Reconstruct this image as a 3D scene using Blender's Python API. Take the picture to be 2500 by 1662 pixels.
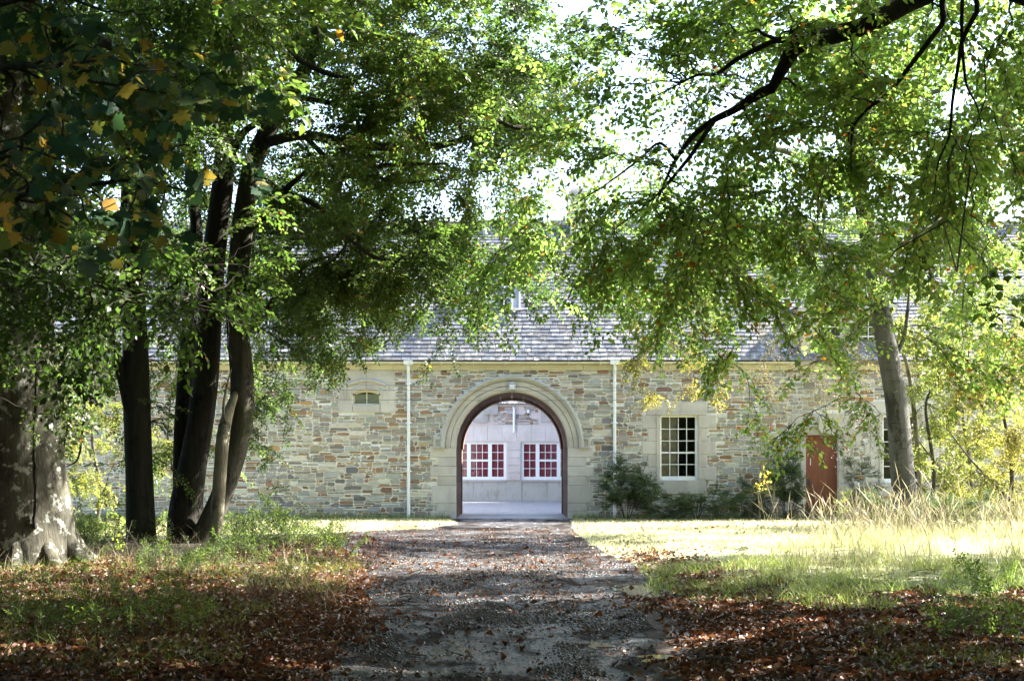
import bpy, math, random
import numpy as np
from mathutils import Vector
for o in list(bpy.data.objects): bpy.data.objects.remove(o)
SC = bpy.context.scene
COL = SC.collection
rad = math.radians

# ------------------------------------------------------------------ camera, sky, sun, exposure
F, D, EYE = 3528.0, 42.0, 1.6            # focal length in photo pixels, metres to the facade, eye height
cam = bpy.data.cameras.new('camera'); camo = bpy.data.objects.new('camera', cam); COL.objects.link(camo)
camo.location = (0, 0, EYE); camo.rotation_euler = (rad(90), 0, 0)
cam.sensor_width = 36; cam.lens = 36 * F / 2500; cam.shift_y = 300 / 2500
cam.clip_start = 0.1; cam.clip_end = 2000
SC.camera = camo
SUN_E, SUN_A = rad(41), rad(20)           # elevation, angle behind the facade plane (from +X towards +Y)
S = Vector((math.cos(SUN_E) * math.cos(SUN_A), math.cos(SUN_E) * math.sin(SUN_A), math.sin(SUN_E)))
W = bpy.data.worlds.new('World'); SC.world = W; W.use_nodes = True
nt = W.node_tree; sky = nt.nodes.new('ShaderNodeTexSky'); sky.sky_type = 'NISHITA'; sky.sun_disc = False
sky.sun_elevation = SUN_E; sky.sun_rotation = rad(90) - SUN_A
sky.dust_density = 2.0
bg = nt.nodes['Background']; bg.inputs[1].default_value = 0.10
nt.links.new(sky.outputs[0], bg.inputs[0])
sl = bpy.data.lights.new('sun', 'SUN'); sl.energy = 5.0; sl.angle = rad(0.5); sl.color = (1, .95, .87)
so = bpy.data.objects.new('sun', sl); COL.objects.link(so); so.rotation_euler = S.to_track_quat('Z', 'Y').to_euler()
so.location = (30, 10, 30)
SC.view_settings.view_transform = 'Standard'; SC.view_settings.look = 'None'
SC.view_settings.exposure = 3.1; SC.view_settings.gamma = 1.0
SC.cycles.max_bounces = 8; SC.cycles.diffuse_bounces = 4; SC.cycles.glossy_bounces = 3
SC.cycles.transmission_bounces = 4; SC.cycles.transparent_max_bounces = 8

# ------------------------------------------------------------------ helpers
def P(px, py, Y): return np.array([(px - 1250) / F * Y, Y, EYE + (1131 - py) / F * Y])
def G(px, py):
    Y = EYE * F / (py - 1131.0); return ((px - 1250) / F * Y, Y)
def WX(px): return (px - 1250) / 84.0
def WZ(py): return EYE + (1131 - py) / 84.0

def tag(o, label=None, cat=None, group=None, kind=None):
    for k, v in (('label', label), ('category', cat), ('group', group), ('kind', kind)):
        if v: o[k] = v
    return o
def empty(name, loc, label, cat, group=None):
    o = bpy.data.objects.new(name, None); COL.objects.link(o); o.location = loc
    o.empty_display_size = .2
    return tag(o, label, cat, group)

class MB:
    """collects faces, then links them as one mesh object"""
    def __init__(s): s.v = []; s.f = []; s.m = []; s.c = []; s.col = (1, 1, 1)
    def add(s, vs, fs, mi=0):
        b = len(s.v); s.v += [tuple(p) for p in vs]; s.c += [s.col] * len(vs)
        for f in fs: s.f.append([i + b for i in f]); s.m.append(mi)
    def box(s, x0, x1, y0, y1, z0, z1, mi=0):
        s.add([(x0,y0,z0),(x1,y0,z0),(x1,y1,z0),(x0,y1,z0),(x0,y0,z1),(x1,y0,z1),(x1,y1,z1),(x0,y1,z1)],
              [(0,3,2,1),(4,5,6,7),(0,1,5,4),(1,2,6,5),(2,3,7,6),(3,0,4,7)], mi)
    def bbox(s, x0, x1, y0, y1, z0, z1, b=.008, mi=0):
        """box whose front face (y0) has a bevelled edge"""
        s.add([(x0,y1,z0),(x1,y1,z0),(x1,y1,z1),(x0,y1,z1),(x0,y0+b,z0),(x1,y0+b,z0),(x1,y0+b,z1),(x0,y0+b,z1),
               (x0+b,y0,z0+b),(x1-b,y0,z0+b),(x1-b,y0,z1-b),(x0+b,y0,z1-b)],
              [(8,9,10,11)] + [(4+i,4+(i+1)%4,8+(i+1)%4,8+i) for i in range(4)] + [(i,(i+1)%4,4+(i+1)%4,4+i) for i in range(4)], mi)
    def quad(s, a, b, c, d, mi=0): s.add([a,b,c,d], [(0,1,2,3)], mi)
    def prism(s, pts, y0, y1, mi=0):
        """polygon in x,z pushed from y0 (front) to y1"""
        n = len(pts)
        s.add([(x,y0,z) for x,z in pts] + [(x,y1,z) for x,z in pts],
              [tuple(range(n)), tuple(range(2*n-1, n-1, -1))] + [(i, n+i, n+(i+1)%n, (i+1)%n) for i in range(n)], mi)
    def tube(s, pts, r, n=8, mi=0, caps=True):
        pts = np.array(pts, float); k = len(pts); r = np.broadcast_to(np.array(r, float), (k,))
        V, Fq = tube_np(pts, r, n); fs = [tuple(q) for q in Fq]
        if caps: fs += [tuple(range(n-1, -1, -1)), tuple(range((k-1)*n, k*n))]
        s.add(V.tolist(), fs, mi)
    def build(s, name, mats, parent=None, smooth=False, label=None):
        me = bpy.data.meshes.new(name); me.from_pydata(s.v, [], s.f)
        mats = mats if isinstance(mats, (list, tuple)) else [mats]
        for m in mats: me.materials.append(m)
        if len(mats) > 1: me.polygons.foreach_set('material_index', s.m)
        if True:
            a = me.attributes.new('tint', 'FLOAT_COLOR', 'POINT')
            a.data.foreach_set('color', np.array([(c[0],c[1],c[2],1) for c in s.c], 'f').ravel())
        if smooth: me.polygons.foreach_set('use_smooth', [True]*len(me.polygons))
        me.update()
        o = bpy.data.objects.new(name, me); COL.objects.link(o)
        if parent:
            o.parent = parent
            o.matrix_parent_inverse = wmat(parent).inverted()
        if label: o['label'] = label
        return o
def wmat(o):
    from mathutils import Matrix
    m = Matrix.Translation(o.location)
    return (wmat(o.parent) @ o.matrix_parent_inverse @ m) if o.parent else m

def tube_np(pts, r, n):
    k = len(pts)
    t = np.gradient(pts, axis=0); t /= np.linalg.norm(t, axis=1)[:, None] + 1e-9
    ref = np.array([0., 0, 1]) if abs(t[:, 2]).mean() < .8 else np.array([0., 1, 0])
    a = np.cross(t, ref); a /= np.linalg.norm(a, axis=1)[:, None] + 1e-9
    b = np.cross(a, t)
    th = np.arange(n) / n * 2 * np.pi
    V = pts[:, None] + r[:, None, None] * (np.cos(th)[None, :, None] * a[:, None] + np.sin(th)[None, :, None] * b[:, None])
    i, j = np.meshgrid(np.arange(k - 1), np.arange(n), indexing='ij')
    Fq = np.stack([i*n+j, i*n+(j+1) % n, (i+1)*n+(j+1) % n, (i+1)*n+j], -1).reshape(-1, 4)
    return V.reshape(-1, 3), Fq

def np_mesh(name, V, faces, mats, tone=None, parent=None, smooth=False):
    """V (n,3); faces: list of (F (m,k) int array, material index)"""
    me = bpy.data.meshes.new(name)
    V = np.ascontiguousarray(V, 'f')
    nl = sum(f.size for f, _ in faces); nf = sum(len(f) for f, _ in faces)
    me.vertices.add(len(V)); me.vertices.foreach_set('co', V.ravel())
    me.loops.add(nl); me.loops.foreach_set('vertex_index', np.concatenate([f.ravel() for f, _ in faces]).astype('i'))
    sizes = np.concatenate([np.full(len(f), f.shape[1]) for f, _ in faces])
    me.polygons.add(nf)
    me.polygons.foreach_set('loop_start', (np.cumsum(sizes) - sizes).astype('i'))
    me.polygons.foreach_set('material_index', np.concatenate([np.full(len(f), mi) for f, mi in faces]).astype('i'))
    if smooth: me.polygons.foreach_set('use_smooth', np.ones(nf, bool))
    for m in mats: me.materials.append(m)
    if tone is not None:
        a = me.attributes.new('tone', 'FLOAT', 'POINT'); a.data.foreach_set('value', np.ascontiguousarray(tone, 'f'))
    me.update(calc_edges=True)
    o = bpy.data.objects.new(name, me); COL.objects.link(o)
    if parent:
        o.parent = parent; o.matrix_parent_inverse = wmat(parent).inverted()
    return o

# value noise
_perm = np.random.default_rng(5).random((64, 64))
def vn(x, y):
    x = np.asarray(x, float); y = np.asarray(y, float)
    xi = np.floor(x).astype(int); yi = np.floor(y).astype(int); fx = x - xi; fy = y - yi
    fx = fx*fx*(3-2*fx); fy = fy*fy*(3-2*fy)
    g = lambda a, b: _perm[a % 64, b % 64]
    return (g(xi,yi)*(1-fx)+g(xi+1,yi)*fx)*(1-fy) + (g(xi,yi+1)*(1-fx)+g(xi+1,yi+1)*fx)*fy
def fbm(x, y, o=4):
    s = 0; a = .5; tot = 0
    for i in range(o):
        s = s + a*vn(np.asarray(x)*2**i+17*i, np.asarray(y)*2**i+9*i); tot += a; a *= .5
    return s / tot
def inpoly(px, py, poly):
    px = np.asarray(px, float); py = np.asarray(py, float); c = np.zeros(px.shape, bool); n = len(poly)
    for i in range(n):
        x0, y0 = poly[i]; x1, y1 = poly[(i+1) % n]
        if y0 == y1: continue
        c ^= ((y0 > py) != (y1 > py)) & (px < (x1-x0)*(py-y0)/(y1-y0)+x0)
    return c

# ------------------------------------------------------------------ materials
class NT:
    def __init__(s, name):
        s.m = bpy.data.materials.new(name); s.m.use_nodes = True; s.t = s.m.node_tree
        s.p = s.t.nodes['Principled BSDF']; s.out = s.t.nodes['Material Output']
    def n(s, typ, **kw):
        nd = s.t.nodes.new('ShaderNode' + typ)
        for k, v in kw.items(): setattr(nd, k, v)
        return nd
    def l(s, a, b): s.t.links.new(a, b)
    def coords(s, scale=(1,1,1), kind='Object'):
        tc = s.n('TexCoord'); mp = s.n('Mapping'); mp.inputs['Scale'].default_value = scale
        s.l(tc.outputs[kind], mp.inputs[0]); return mp.outputs[0]
    def noise(s, vec, scale, detail=5, rough=.6):
        nd = s.n('TexNoise'); nd.inputs['Scale'].default_value = scale; nd.inputs['Detail'].default_value = detail
        nd.inputs['Roughness'].default_value = rough
        if vec is not None: s.l(vec, nd.inputs['Vector'])
        return nd.outputs['Fac']
    def ramp(s, fac, stops, interp='LINEAR'):
        nd = s.n('ValToRGB'); e = nd.color_ramp.elements; nd.color_ramp.interpolation = interp
        while len(e) < len(stops): e.new(.5)
        for i, (p, c) in enumerate(stops):
            e[i].position = p; e[i].color = (c, c, c, 1) if isinstance(c, (int, float)) else (*c, 1)
        s.l(fac, nd.inputs[0]); return nd.outputs[0]
    def mix(s, fac, a, b, mode='MIX'):
        nd = s.n('Mix', data_type='RGBA', blend_type=mode)
        for i, v in ((0, fac), (6, a), (7, b)):
            if hasattr(v, 'node'): s.l(v, nd.inputs[i])
            elif i == 0: nd.inputs[0].default_value = v
            else: nd.inputs[i].default_value = (*v, 1)
        return nd.outputs[2]
    def bump(s, h, strength=.4, dist=.02):
        nd = s.n('Bump'); nd.inputs['Strength'].default_value = strength; nd.inputs['Distance'].default_value = dist
        s.l(h, nd.inputs['Height']); s.l(nd.outputs[0], s.p.inputs['Normal']); return nd
    def base(s, c):
        if hasattr(c, 'node'): s.l(c, s.p.inputs['Base Color'])
        else: s.p.inputs['Base Color'].default_value = (*c, 1)
    def rough(s, r):
        if hasattr(r, 'node'): s.l(r, s.p.inputs['Roughness'])
        else: s.p.inputs['Roughness'].default_value = r
    def attr(s, name, out='Color'):
        nd = s.n('Attribute'); nd.attribute_name = name; return nd.outputs[out]

def m_plain(name, c, r=.6, var=.25, sc=6, bump=.1, spec=.5, c2=None):
    t = NT(name); v = t.coords(); n = t.noise(v, sc)
    a = c2 or tuple(x*(1-var) for x in c)
    t.base(t.ramp(n, [(.3, a), (.7, c)])); t.rough(r); t.p.inputs['Specular IOR Level'].default_value = spec
    if bump: t.bump(t.noise(v, sc*8), bump, .01)
    return t.m

def m_rubble():
    t = NT('rubble_stone'); v = t.coords(); tint = t.attr('tint')
    n = t.noise(t.coords((3, 3, 14)), 3, 6); n2 = t.noise(v, 28, 4)
    c = t.mix(1, tint, t.ramp(n, [(.25, .72), (.5, 1.0), (.75, 1.3)]), 'MULTIPLY')
    rust = t.ramp(t.noise(v, 7, 3), [(.6, 0.0), (.72, 1.0)])
    sc = t.n('Math', operation='MULTIPLY'); t.l(rust, sc.inputs[0]); sc.inputs[1].default_value = .35
    c = t.mix(sc.outputs[0], c, (.34, .20, .09))
    t.base(c); t.rough(.85); t.p.inputs['Specular IOR Level'].default_value = .25
    t.bump(n2, .5, .012); return t.m
def m_mortar():
    t = NT('lime_mortar'); v = t.coords()
    t.base(t.ramp(t.noise(v, 9), [(.3, (.62, .59, .54)), (.7, (.76, .73, .68))])); t.rough(.95)
    t.bump(t.noise(v, 60), .5, .01); return t.m
def m_ashlar(name, a, b, stain=(.22, .2, .12), amt=.5):
    t = NT(name); v = t.coords(); tint = t.attr('tint')
    c = t.ramp(t.noise(v, 1.7, 6, .65), [(.3, a), (.7, b)])
    st = t.ramp(t.noise(t.coords((2.2, 2.2, .7)), 2.3, 5), [(.52, 0.0), (.72, amt)])
    c = t.mix(st, c, stain)
    c = t.mix(.10, c, t.ramp(t.noise(v, 70, 3), [(.3, .1), (.7, .9)]), 'OVERLAY')
    c = t.mix(1, c, tint, 'MULTIPLY')
    t.base(c); t.rough(.85); t.p.inputs['Specular IOR Level'].default_value = .25
    t.bump(t.noise(v, 45, 5), .25, .01); return t.m
def m_slate():
    t = NT('roof_slate'); v = t.coords(); tint = t.attr('tint')
    c = t.mix(1, tint, t.ramp(t.noise(v, 5, 5), [(.3, .75), (.7, 1.25)]), 'MULTIPLY')
    li = t.ramp(t.noise(v, 6.5, 6, .7), [(.56, 0.0), (.62, 1.0)])
    big = t.ramp(t.noise(v, .6, 3), [(.4, .15), (.65, 1.0)])
    mm = t.n('Math', operation='MULTIPLY'); t.l(li, mm.inputs[0]); t.l(big, mm.inputs[1])
    c = t.mix(t.ramp(t.noise(v, .45, 4), [(.52, 0.0), (.6, .6)]), c, (.075, .085, .125))  # broad dark blue patches painted into the slates imitate shadows
    c = t.mix(mm.outputs[0], c, (.62, .62, .6))
    t.base(c); t.rough(.6); t.bump(t.noise(v, 40, 4), .35, .01); return t.m
def m_leaf(name, stops, trans, tw=.5, spec=.4, rough=.45):
    """leaf: colour picked per leaf by its tone, light passes through it"""
    t = NT(name); tone = t.attr('tone', 'Fac')
    v = t.coords(); sp = t.noise(v, 40, 2)
    c = t.ramp(tone, stops); c = t.mix(.3, c, t.ramp(sp, [(.3, .25), (.7, .75)]), 'OVERLAY')
    t.base(c); t.rough(rough); t.p.inputs['Specular IOR Level'].default_value = spec
    tr = t.n('BsdfTranslucent'); ct = t.ramp(tone, trans); t.l(ct, tr.inputs[0])
    mx = t.n('MixShader'); mx.inputs[0].default_value = tw
    t.l(t.p.outputs[0], mx.inputs[1]); t.l(tr.outputs[0], mx.inputs[2]); t.l(mx.outputs[0], t.out.inputs[0])
    return t.m
def m_bark(name, a, b, lich, lamt=.58, zs=.35, scale=5, moss=None, band=False):
    t = NT(name); v = t.coords((1, 1, zs)); vo = t.coords()
    c = t.ramp(t.noise(v, scale, 7, .7), [(.3, a), (.68, b)])
    l = t.ramp(t.noise(vo, 5.5, 6, .7), [(lamt, 0.0), (lamt+.05, 1.0)])
    c = t.mix(l, c, lich)
    bl = t.ramp(t.noise(t.coords((1, 1, .45)), 2.6, 8, .75), [(.54, 0.0), (.6, .85)])
    c = t.mix(bl, c, tuple(x*.5 for x in a))
    if moss: c = t.mix(t.ramp(t.noise(vo, 1.3, 4), [(.5, 0.0), (.65, .8)]), c, moss)
    if band:
        bn = t.ramp(t.noise(t.coords((1, 1, 12)), 1.5, 3), [(.6, 0.0), (.68, .7)])
        c = t.mix(bn, c, tuple(x*.45 for x in a))
    t.base(c); t.rough(.9); t.p.inputs['Specular IOR Level'].default_value = .2
    t.bump(t.noise(t.coords((1, 1, .2)), scale*6, 6, .7), .9, .03); return t.m

M = {}
M['rubble'] = m_rubble(); M['mortar'] = m_mortar(); M['slate'] = m_slate()
M['ashlar'] = m_ashlar('dressed_sandstone', (.43, .39, .345), (.55, .51, .46), (.31, .29, .25), .45)
M['cream'] = m_ashlar('cream_cornice_stone', (.50, .44, .30), (.58, .53, .38), (.34, .30, .16), .5)
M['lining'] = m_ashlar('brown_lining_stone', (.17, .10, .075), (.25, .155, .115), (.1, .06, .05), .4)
M['pale'] = m_ashlar('pale_courtyard_stone', (.52, .47, .44), (.62, .57, .54), (.4, .34, .3), .4)
M['dado'] = m_ashlar('grey_dado_stone', (.37, .36, .33), (.48, .46, .43), (.24, .22, .13), .6)
M['white'] = m_plain('white_paint', (.78, .79, .78), .45, .08, 9, .03)
M['cream_paint'] = m_plain('cream_paint', (.70, .64, .46), .5, .2, 5, .05)
M['door'] = m_plain('red_brown_painted_wood', (.21, .062, .03), .55, .3, 2.2, .08, .3)
def m_door():
    t = NT('weathered_red_door'); v = t.coords((6, 6, .5))
    c = t.ramp(t.noise(v, 2.5, 7, .7), [(.3, (.13, .035, .018)), (.55, (.21, .062, .03)), (.75, (.27, .10, .06))])
    c = t.mix(t.ramp(t.noise(t.coords(), 3.2, 6, .7), [(.6, 0.0), (.7, .6)]), c, (.10, .035, .025))
    t.base(c); t.rough(.55); t.bump(t.noise(v, 12), .2, .01); return t.m
M['door'] = m_door()
M['dark'] = m_plain('dark_metal', (.05, .05, .05), .5, .2)
M['greymetal'] = m_plain('grey_metal', (.45, .45, .44), .5, .15)
M['lead'] = m_plain('lead_sheet', (.30, .32, .34), .55, .3, 3)
M['shutter'] = m_plain('pale_shutter_panel', (.52, .46, .46), .6, .35, 7)
M['room'] = m_plain('dim_room_plaster', (.10, .095, .09), .9, .3)
M['curtain'] = m_plain('crimson_blind', (.50, .06, .12), .5, .35, 2.5, .05)
M['soffit'] = m_plain('plank_ceiling', (.10, .06, .045), .8)
M['wire'] = m_plain('black_cable', (.03, .03, .03), .6)
def m_glass():
    t = NT('window_glass'); t.t.nodes.remove(t.p)
    a = t.n('BsdfTransparent'); a.inputs[0].default_value = (.85, .88, .87, 1)
    g = t.n('BsdfGlossy'); g.inputs['Roughness'].default_value = .03
    fr = t.n('Fresnel'); fr.inputs[0].default_value = 1.55
    b = t.n('Bump'); b.inputs['Strength'].default_value = .08; b.inputs['Distance'].default_value = .05
    t.l(t.noise(t.coords(), 3, 2), b.inputs['Height']); t.l(b.outputs[0], g.inputs['Normal'])
    mx = t.n('MixShader'); t.l(fr.outputs[0], mx.inputs[0]); t.l(a.outputs[0], mx.inputs[1]); t.l(g.outputs[0], mx.inputs[2])
    t.l(mx.outputs[0], t.out.inputs[0]); return t.m
M['glass'] = m_glass()

M['bark_beech'] = m_bark('smooth_beech_bark', (.028, .026, .02), (.115, .108, .08), (.36, .37, .32), .55, .5, 3.0, moss=(.03, .034, .015))
M['bark_dark'] = m_bark('dark_furrowed_bark', (.018, .016, .013), (.05, .045, .036), (.13, .13, .11), .68, .12, 9, moss=(.025, .028, .013))
M['bark_brown'] = m_bark('grey_brown_bark', (.04, .036, .027), (.105, .095, .075), (.24, .24, .20), .66, .14, 8, moss=(.045, .05, .022))
M['bark_pale'] = m_bark('pale_smooth_bark', (.13, .115, .08), (.26, .235, .17), (.36, .36, .3), .66, .6, 4)
M['bark_silver'] = m_bark('silver_grey_bark', (.05, .048, .042), (.11, .107, .096), (.28, .28, .25), .66, .5, 4, band=True)
M['twig'] = m_plain('twig_bark', (.055, .045, .035), .85, .3, 5, 0, .2)
M['twig_pale'] = m_plain('dry_twig_bark', (.16, .13, .10), .85, .3, 5, 0, .2)
GB = [(0, (.030, .050, .012)), (.35, (.05, .085, .015)), (.7, (.085, .125, .02)), (.93, (.13, .15, .025)), (.97, (.32, .15, .02)), (1, (.30, .10, .02))]
GT = [(0, (.10, .20, .025)), (.35, (.20, .37, .055)), (.7, (.33, .50, .09)), (.93, (.48, .51, .08)), (.97, (.7, .34, .03)), (1, (.6, .2, .02))]
M['leaf_beech'] = m_leaf('beech_leaf', GB, GT, .56)
DB = [(0, (.022, .038, .010)), (.5, (.04, .062, .013)), (.9, (.075, .095, .02)), (1, (.20, .13, .02))]
DT = [(0, (.07, .12, .012)), (.5, (.15, .23, .02)), (.9, (.30, .36, .035)), (1, (.55, .35, .04))]
M['leaf_dark'] = m_leaf('dark_green_leaf', DB, DT)
MBs = [(0, (.026, .044, .011)), (.4, (.045, .072, .014)), (.8, (.075, .105, .02)), (.95, (.11, .13, .025)), (1, (.28, .13, .02))]
MTs = [(0, (.05, .11, .015)), (.4, (.11, .21, .03)), (.8, (.21, .33, .05)), (.95, (.32, .37, .045)), (1, (.55, .26, .03))]
M['leaf_mid'] = m_leaf('green_leaf', MBs, MTs, .45)
SB = [(0, (.045, .10, .065)), (.45, (.08, .15, .07)), (.62, (.16, .18, .05)), (.8, (.38, .30, .06)), (1, (.48, .29, .06))]
ST = [(0, (.03, .08, .03)), (.45, (.07, .15, .04)), (.62, (.2, .24, .04)), (.8, (.5, .38, .05)), (1, (.6, .34, .05))]
M['leaf_syc'] = m_leaf('sycamore_leaf', SB, ST, .4, .2, .65)
YB = [(0, (.06, .085, .015)), (.4, (.10, .125, .022)), (.75, (.17, .175, .03)), (.95, (.32, .24, .04)), (1, (.36, .17, .03))]
YT = [(0, (.20, .28, .04)), (.4, (.36, .42, .07)), (.75, (.50, .51, .10)), (.95, (.68, .52, .08)), (1, (.65, .3, .04))]
M['leaf_yellow'] = m_leaf('yellow_green_leaf', YB, YT)
OB = [(0, (.06, .07, .018)), (.5, (.12, .115, .025)), (1, (.26, .20, .04))]
OT = [(0, (.16, .19, .03)), (.5, (.33, .31, .05)), (1, (.5, .4, .07))]
M['leaf_olive'] = m_leaf('olive_leaf', OB, OT)
BB = [(0, (.022, .045, .022)), (.6, (.045, .085, .032)), (1, (.10, .14, .04))]
BT = [(0, (.05, .10, .03)), (.6, (.11, .2, .05)), (1, (.25, .33, .06))]
M['leaf_bush'] = m_leaf('bush_leaf', BB, BT, .35)
M['leaf_under'] = m_leaf('undergrowth_leaf', [(0, (.03, .055, .018)), (.6, (.07, .12, .03)), (1, (.17, .2, .05))],
                         [(0, (.1, .18, .03)), (.6, (.25, .38, .05)), (1, (.5, .55, .08))], .45)
M['litter'] = m_leaf('fallen_leaf', [(0, (.022, .011, .007)), (.35, (.062, .025, .012)), (.7, (.135, .052, .022)), (.88, (.22, .11, .05)), (1, (.40, .30, .20))],
                     [(0, (.07, .03, .015)), (.5, (.2, .06, .02)), (1, (.34, .2, .08))], .22, .45, .5)
M['grass'] = m_leaf('lawn_grass', [(0, (.05, .085, .02)), (.6, (.13, .17, .045)), (1, (.27, .26, .11))],
                    [(0, (.18, .28, .04)), (.6, (.42, .48, .12)), (1, (.6, .56, .26))], .5, .5, .4)
M['lawn_blade'] = m_leaf('glare_lawn_grass', [(0, (.15, .17, .065)), (.6, (.28, .29, .15)), (1, (.42, .40, .25))],
                    [(0, (.42, .44, .16)), (.6, (.68, .67, .36)), (1, (.78, .74, .5))], .5, .7, .35)  # lawn blades lightened, strong sun glare painted into their colour
M['dry'] = m_leaf('dry_grass', [(0, (.16, .125, .07)), (.5, (.33, .27, .17)), (1, (.52, .46, .33))],
                  [(0, (.2, .17, .08)), (1, (.45, .4, .24))], .3, .25, .6)
M['berry'] = m_plain('dark_red_berry', (.16, .02, .02), .35, .4)
def m_soil():
    t = NT('leafy_soil'); v = t.coords()
    t.base(t.ramp(t.noise(v, 9, 8, .75), [(.3, (.015, .011, .008)), (.5, (.035, .021, .013)), (.7, (.075, .034, .018))]))
    t.rough(.85); t.bump(t.noise(v, 35, 6, .7), .9, .04); return t.m
def m_track():
    t = NT('wet_gravel_track'); v = t.coords()
    fine = t.noise(v, 55, 6, .75); mid = t.noise(v, 2.2, 5)
    vor = t.n('TexVoronoi'); vor.inputs['Scale'].default_value = 42; t.l(v, vor.inputs['Vector'])
    c = t.ramp(fine, [(.3, (.009, .007, .006)), (.5, (.028, .021, .017)), (.7, (.085, .066, .055))])
    c = t.mix(.45, c, t.ramp(vor.outputs['Distance'], [(0, .75), (.5, .2)]), 'OVERLAY')
    c = t.mix(.6, c, t.ramp(t.noise(t.coords((.5, 1.6, 1)), 1.6, 7, .7), [(.32, .18), (.68, .56)]), 'OVERLAY')
    wet = t.ramp(t.noise(t.coords((1, .5, 1)), 1.1, 8, .7), [(.44, 0.0), (.56, 1.0)])
    c = t.mix(wet, c, t.mix(1, c, (.6, .68, .82), 'MULTIPLY'))  # wet patches darkened; their blue cast paints in the sky's reflection
    t.base(c); t.rough(t.ramp(wet, [(0, .85), (1, .24)])); t.l(t.ramp(wet, [(0, .10), (1, .8)]), t.p.inputs['Specular IOR Level'])
    h = t.n('Math', operation='ADD'); t.l(fine, h.inputs[0]); t.l(vor.outputs['Distance'], h.inputs[1])
    t.bump(h.outputs[0], 1.0, .03); return t.m
def m_lawn():
    t = NT('lawn_soil'); v = t.coords()
    t.base(t.ramp(t.noise(v, 5, 6), [(.3, (.22, .23, .10)), (.7, (.34, .33, .19))])); t.rough(.9)  # pale to match the blades, sun glare put into the base colour
    t.bump(t.noise(v, 40), .8, .04); return t.m
def m_pave():
    t = NT('damp_paving'); v = t.coords()
    c = t.ramp(t.noise(t.coords((.6, 2, 1)), 2.5, 7, .7), [(.3, (.20, .195, .2)), (.7, (.34, .33, .33))])
    br = t.n('TexBrick'); br.inputs['Scale'].default_value = 1.0; br.inputs['Brick Width'].default_value = .9; br.inputs['Row Height'].default_value = .6; br.inputs['Mortar Size'].default_value = .012
    t.l(v, br.inputs['Vector']); br.inputs['Color1'].default_value = (.42, .42, .42, 1); br.inputs['Color2'].default_value = (.6, .6, .6, 1); br.inputs['Mortar'].default_value = (.15, .15, .15, 1)
    c = t.mix(.6, c, br.outputs['Color'], 'OVERLAY')
    t.base(c); t.rough(t.ramp(t.noise(v, .7, 3), [(.4, .35), (.6, .6)])); t.bump(t.noise(v, 30), .5, .02); return t.m
def m_puddle():
    t = NT('still_water'); t.base((.035, .03, .025)); t.rough(.03); t.p.inputs['IOR'].default_value = 1.33
    t.p.inputs['Specular IOR Level'].default_value = .6
    t.bump(t.noise(t.coords(), 3, 2), .02, .01); return t.m
def m_gravel():
    t = NT('gravel_stone'); t.base(t.ramp(t.attr('tone', 'Fac'), [(0, (.012, .010, .009)), (.5, (.05, .042, .037)), (.85, (.12, .10, .09)), (1, (.24, .21, .19))]))
    t.rough(.45); t.p.inputs['Specular IOR Level'].default_value = .45; return t.m
M['gravel'] = m_gravel()
M['soil'] = m_soil(); M['track'] = m_track(); M['lawn'] = m_lawn(); M['pave'] = m_pave(); M['puddle'] = m_puddle()

# ------------------------------------------------------------------ the ground
TRACK = [G(*p) for p in [(690,1662),(800,1520),(905,1425),(865,1372),(780,1332),(640,1314),(-1400,1311),(-1400,1297),(640,1303),
         (1050,1290),(1112,1275)]] + [(-1.75, 42.0), (1.75, 42.0)] + [G(*p) for p in
         [(1396,1275),(1405,1300),(1450,1335),(1520,1372),(1590,1402),(1640,1440),(1570,1520),(1610,1600),(1570,1662)]] + [(1.1, -3), (-1.7, -3)]
LAWN_L = [G(*p) for p in [(-1400,1296.5),(640,1302),(1050,1289),(1112,1274)]] + [(-1.8, 42), (-24, 42)]
LAWN_R = [(1.8, 42)] + [G(*p) for p in [(1397,1275),(1406,1300),(1451,1335),(1521,1372),(1591,1402),(1640,1432),(1720,1425),(1790,1462),(1900,1440),(1985,1478),(2080,1452),(2160,1490),(2260,1462),(2380,1498),(2500,1466),(2700,1490)]] + [(24, 24), (24, 42)]
def gh(x, y):
    x = np.asarray(x, float); y = np.asarray(y, float)
    h = (fbm(x*.7, y*.45) - .5) * .10 + (fbm(x*.12+7, y*.12) - .5) * .16
    bank = np.clip((np.abs(x + .05) - 1.7) / 1.5, 0, 1) * .14 * np.clip((33 - y) / 6, 0, 1)
    ruts = -.03 * (np.exp(-((x-.85)/.25)**2) + np.exp(-((x+.75)/.25)**2)) * np.clip((32-y)/6, 0, 1)
    near = np.clip((41.5 - y) / 4, 0, 1)
    pd = np.zeros_like(h)
    for cx, cy, rx, ry in PUD: pd = np.maximum(pd, np.exp(-(((x-cx)/(rx*1.2))**2 + ((y-cy)/(ry*1.2))**2)**2))
    return (h + bank + ruts) * near * (1-pd) - .03 * pd
PUD = [(1.63, 18.5, .36, 1.25), (1.25, 12.0, .22, .30), (.78, 12.9, .11, .22), (1.6, 11.6, .12, .18)]
gs = .13
gx = np.concatenate([np.linspace(-400, -24, 12), np.arange(-18, 18.001, gs), np.linspace(24, 400, 12)])
gy = np.concatenate([np.linspace(-300, -4, 8), np.arange(0, 42.001, gs), np.linspace(42.2, 62, 16), np.linspace(80, 900, 8)])
gy[np.abs(gy-41.99).argmin()] = 42.0
XX, YY = np.meshgrid(gx, gy, indexing='ij')
jx = (fbm(XX*3, YY*3, 2)-.5)*.0
ZZ = gh(XX, YY)
ZZ[(YY > 42) | (np.abs(XX) > 19) | (YY < -1)] *= .0
GV = np.stack([XX, YY, ZZ], -1).reshape(-1, 3)
ni, nj = len(gx), len(gy)
i, j = np.meshgrid(np.arange(ni-1), np.arange(nj-1), indexing='ij')
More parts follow.
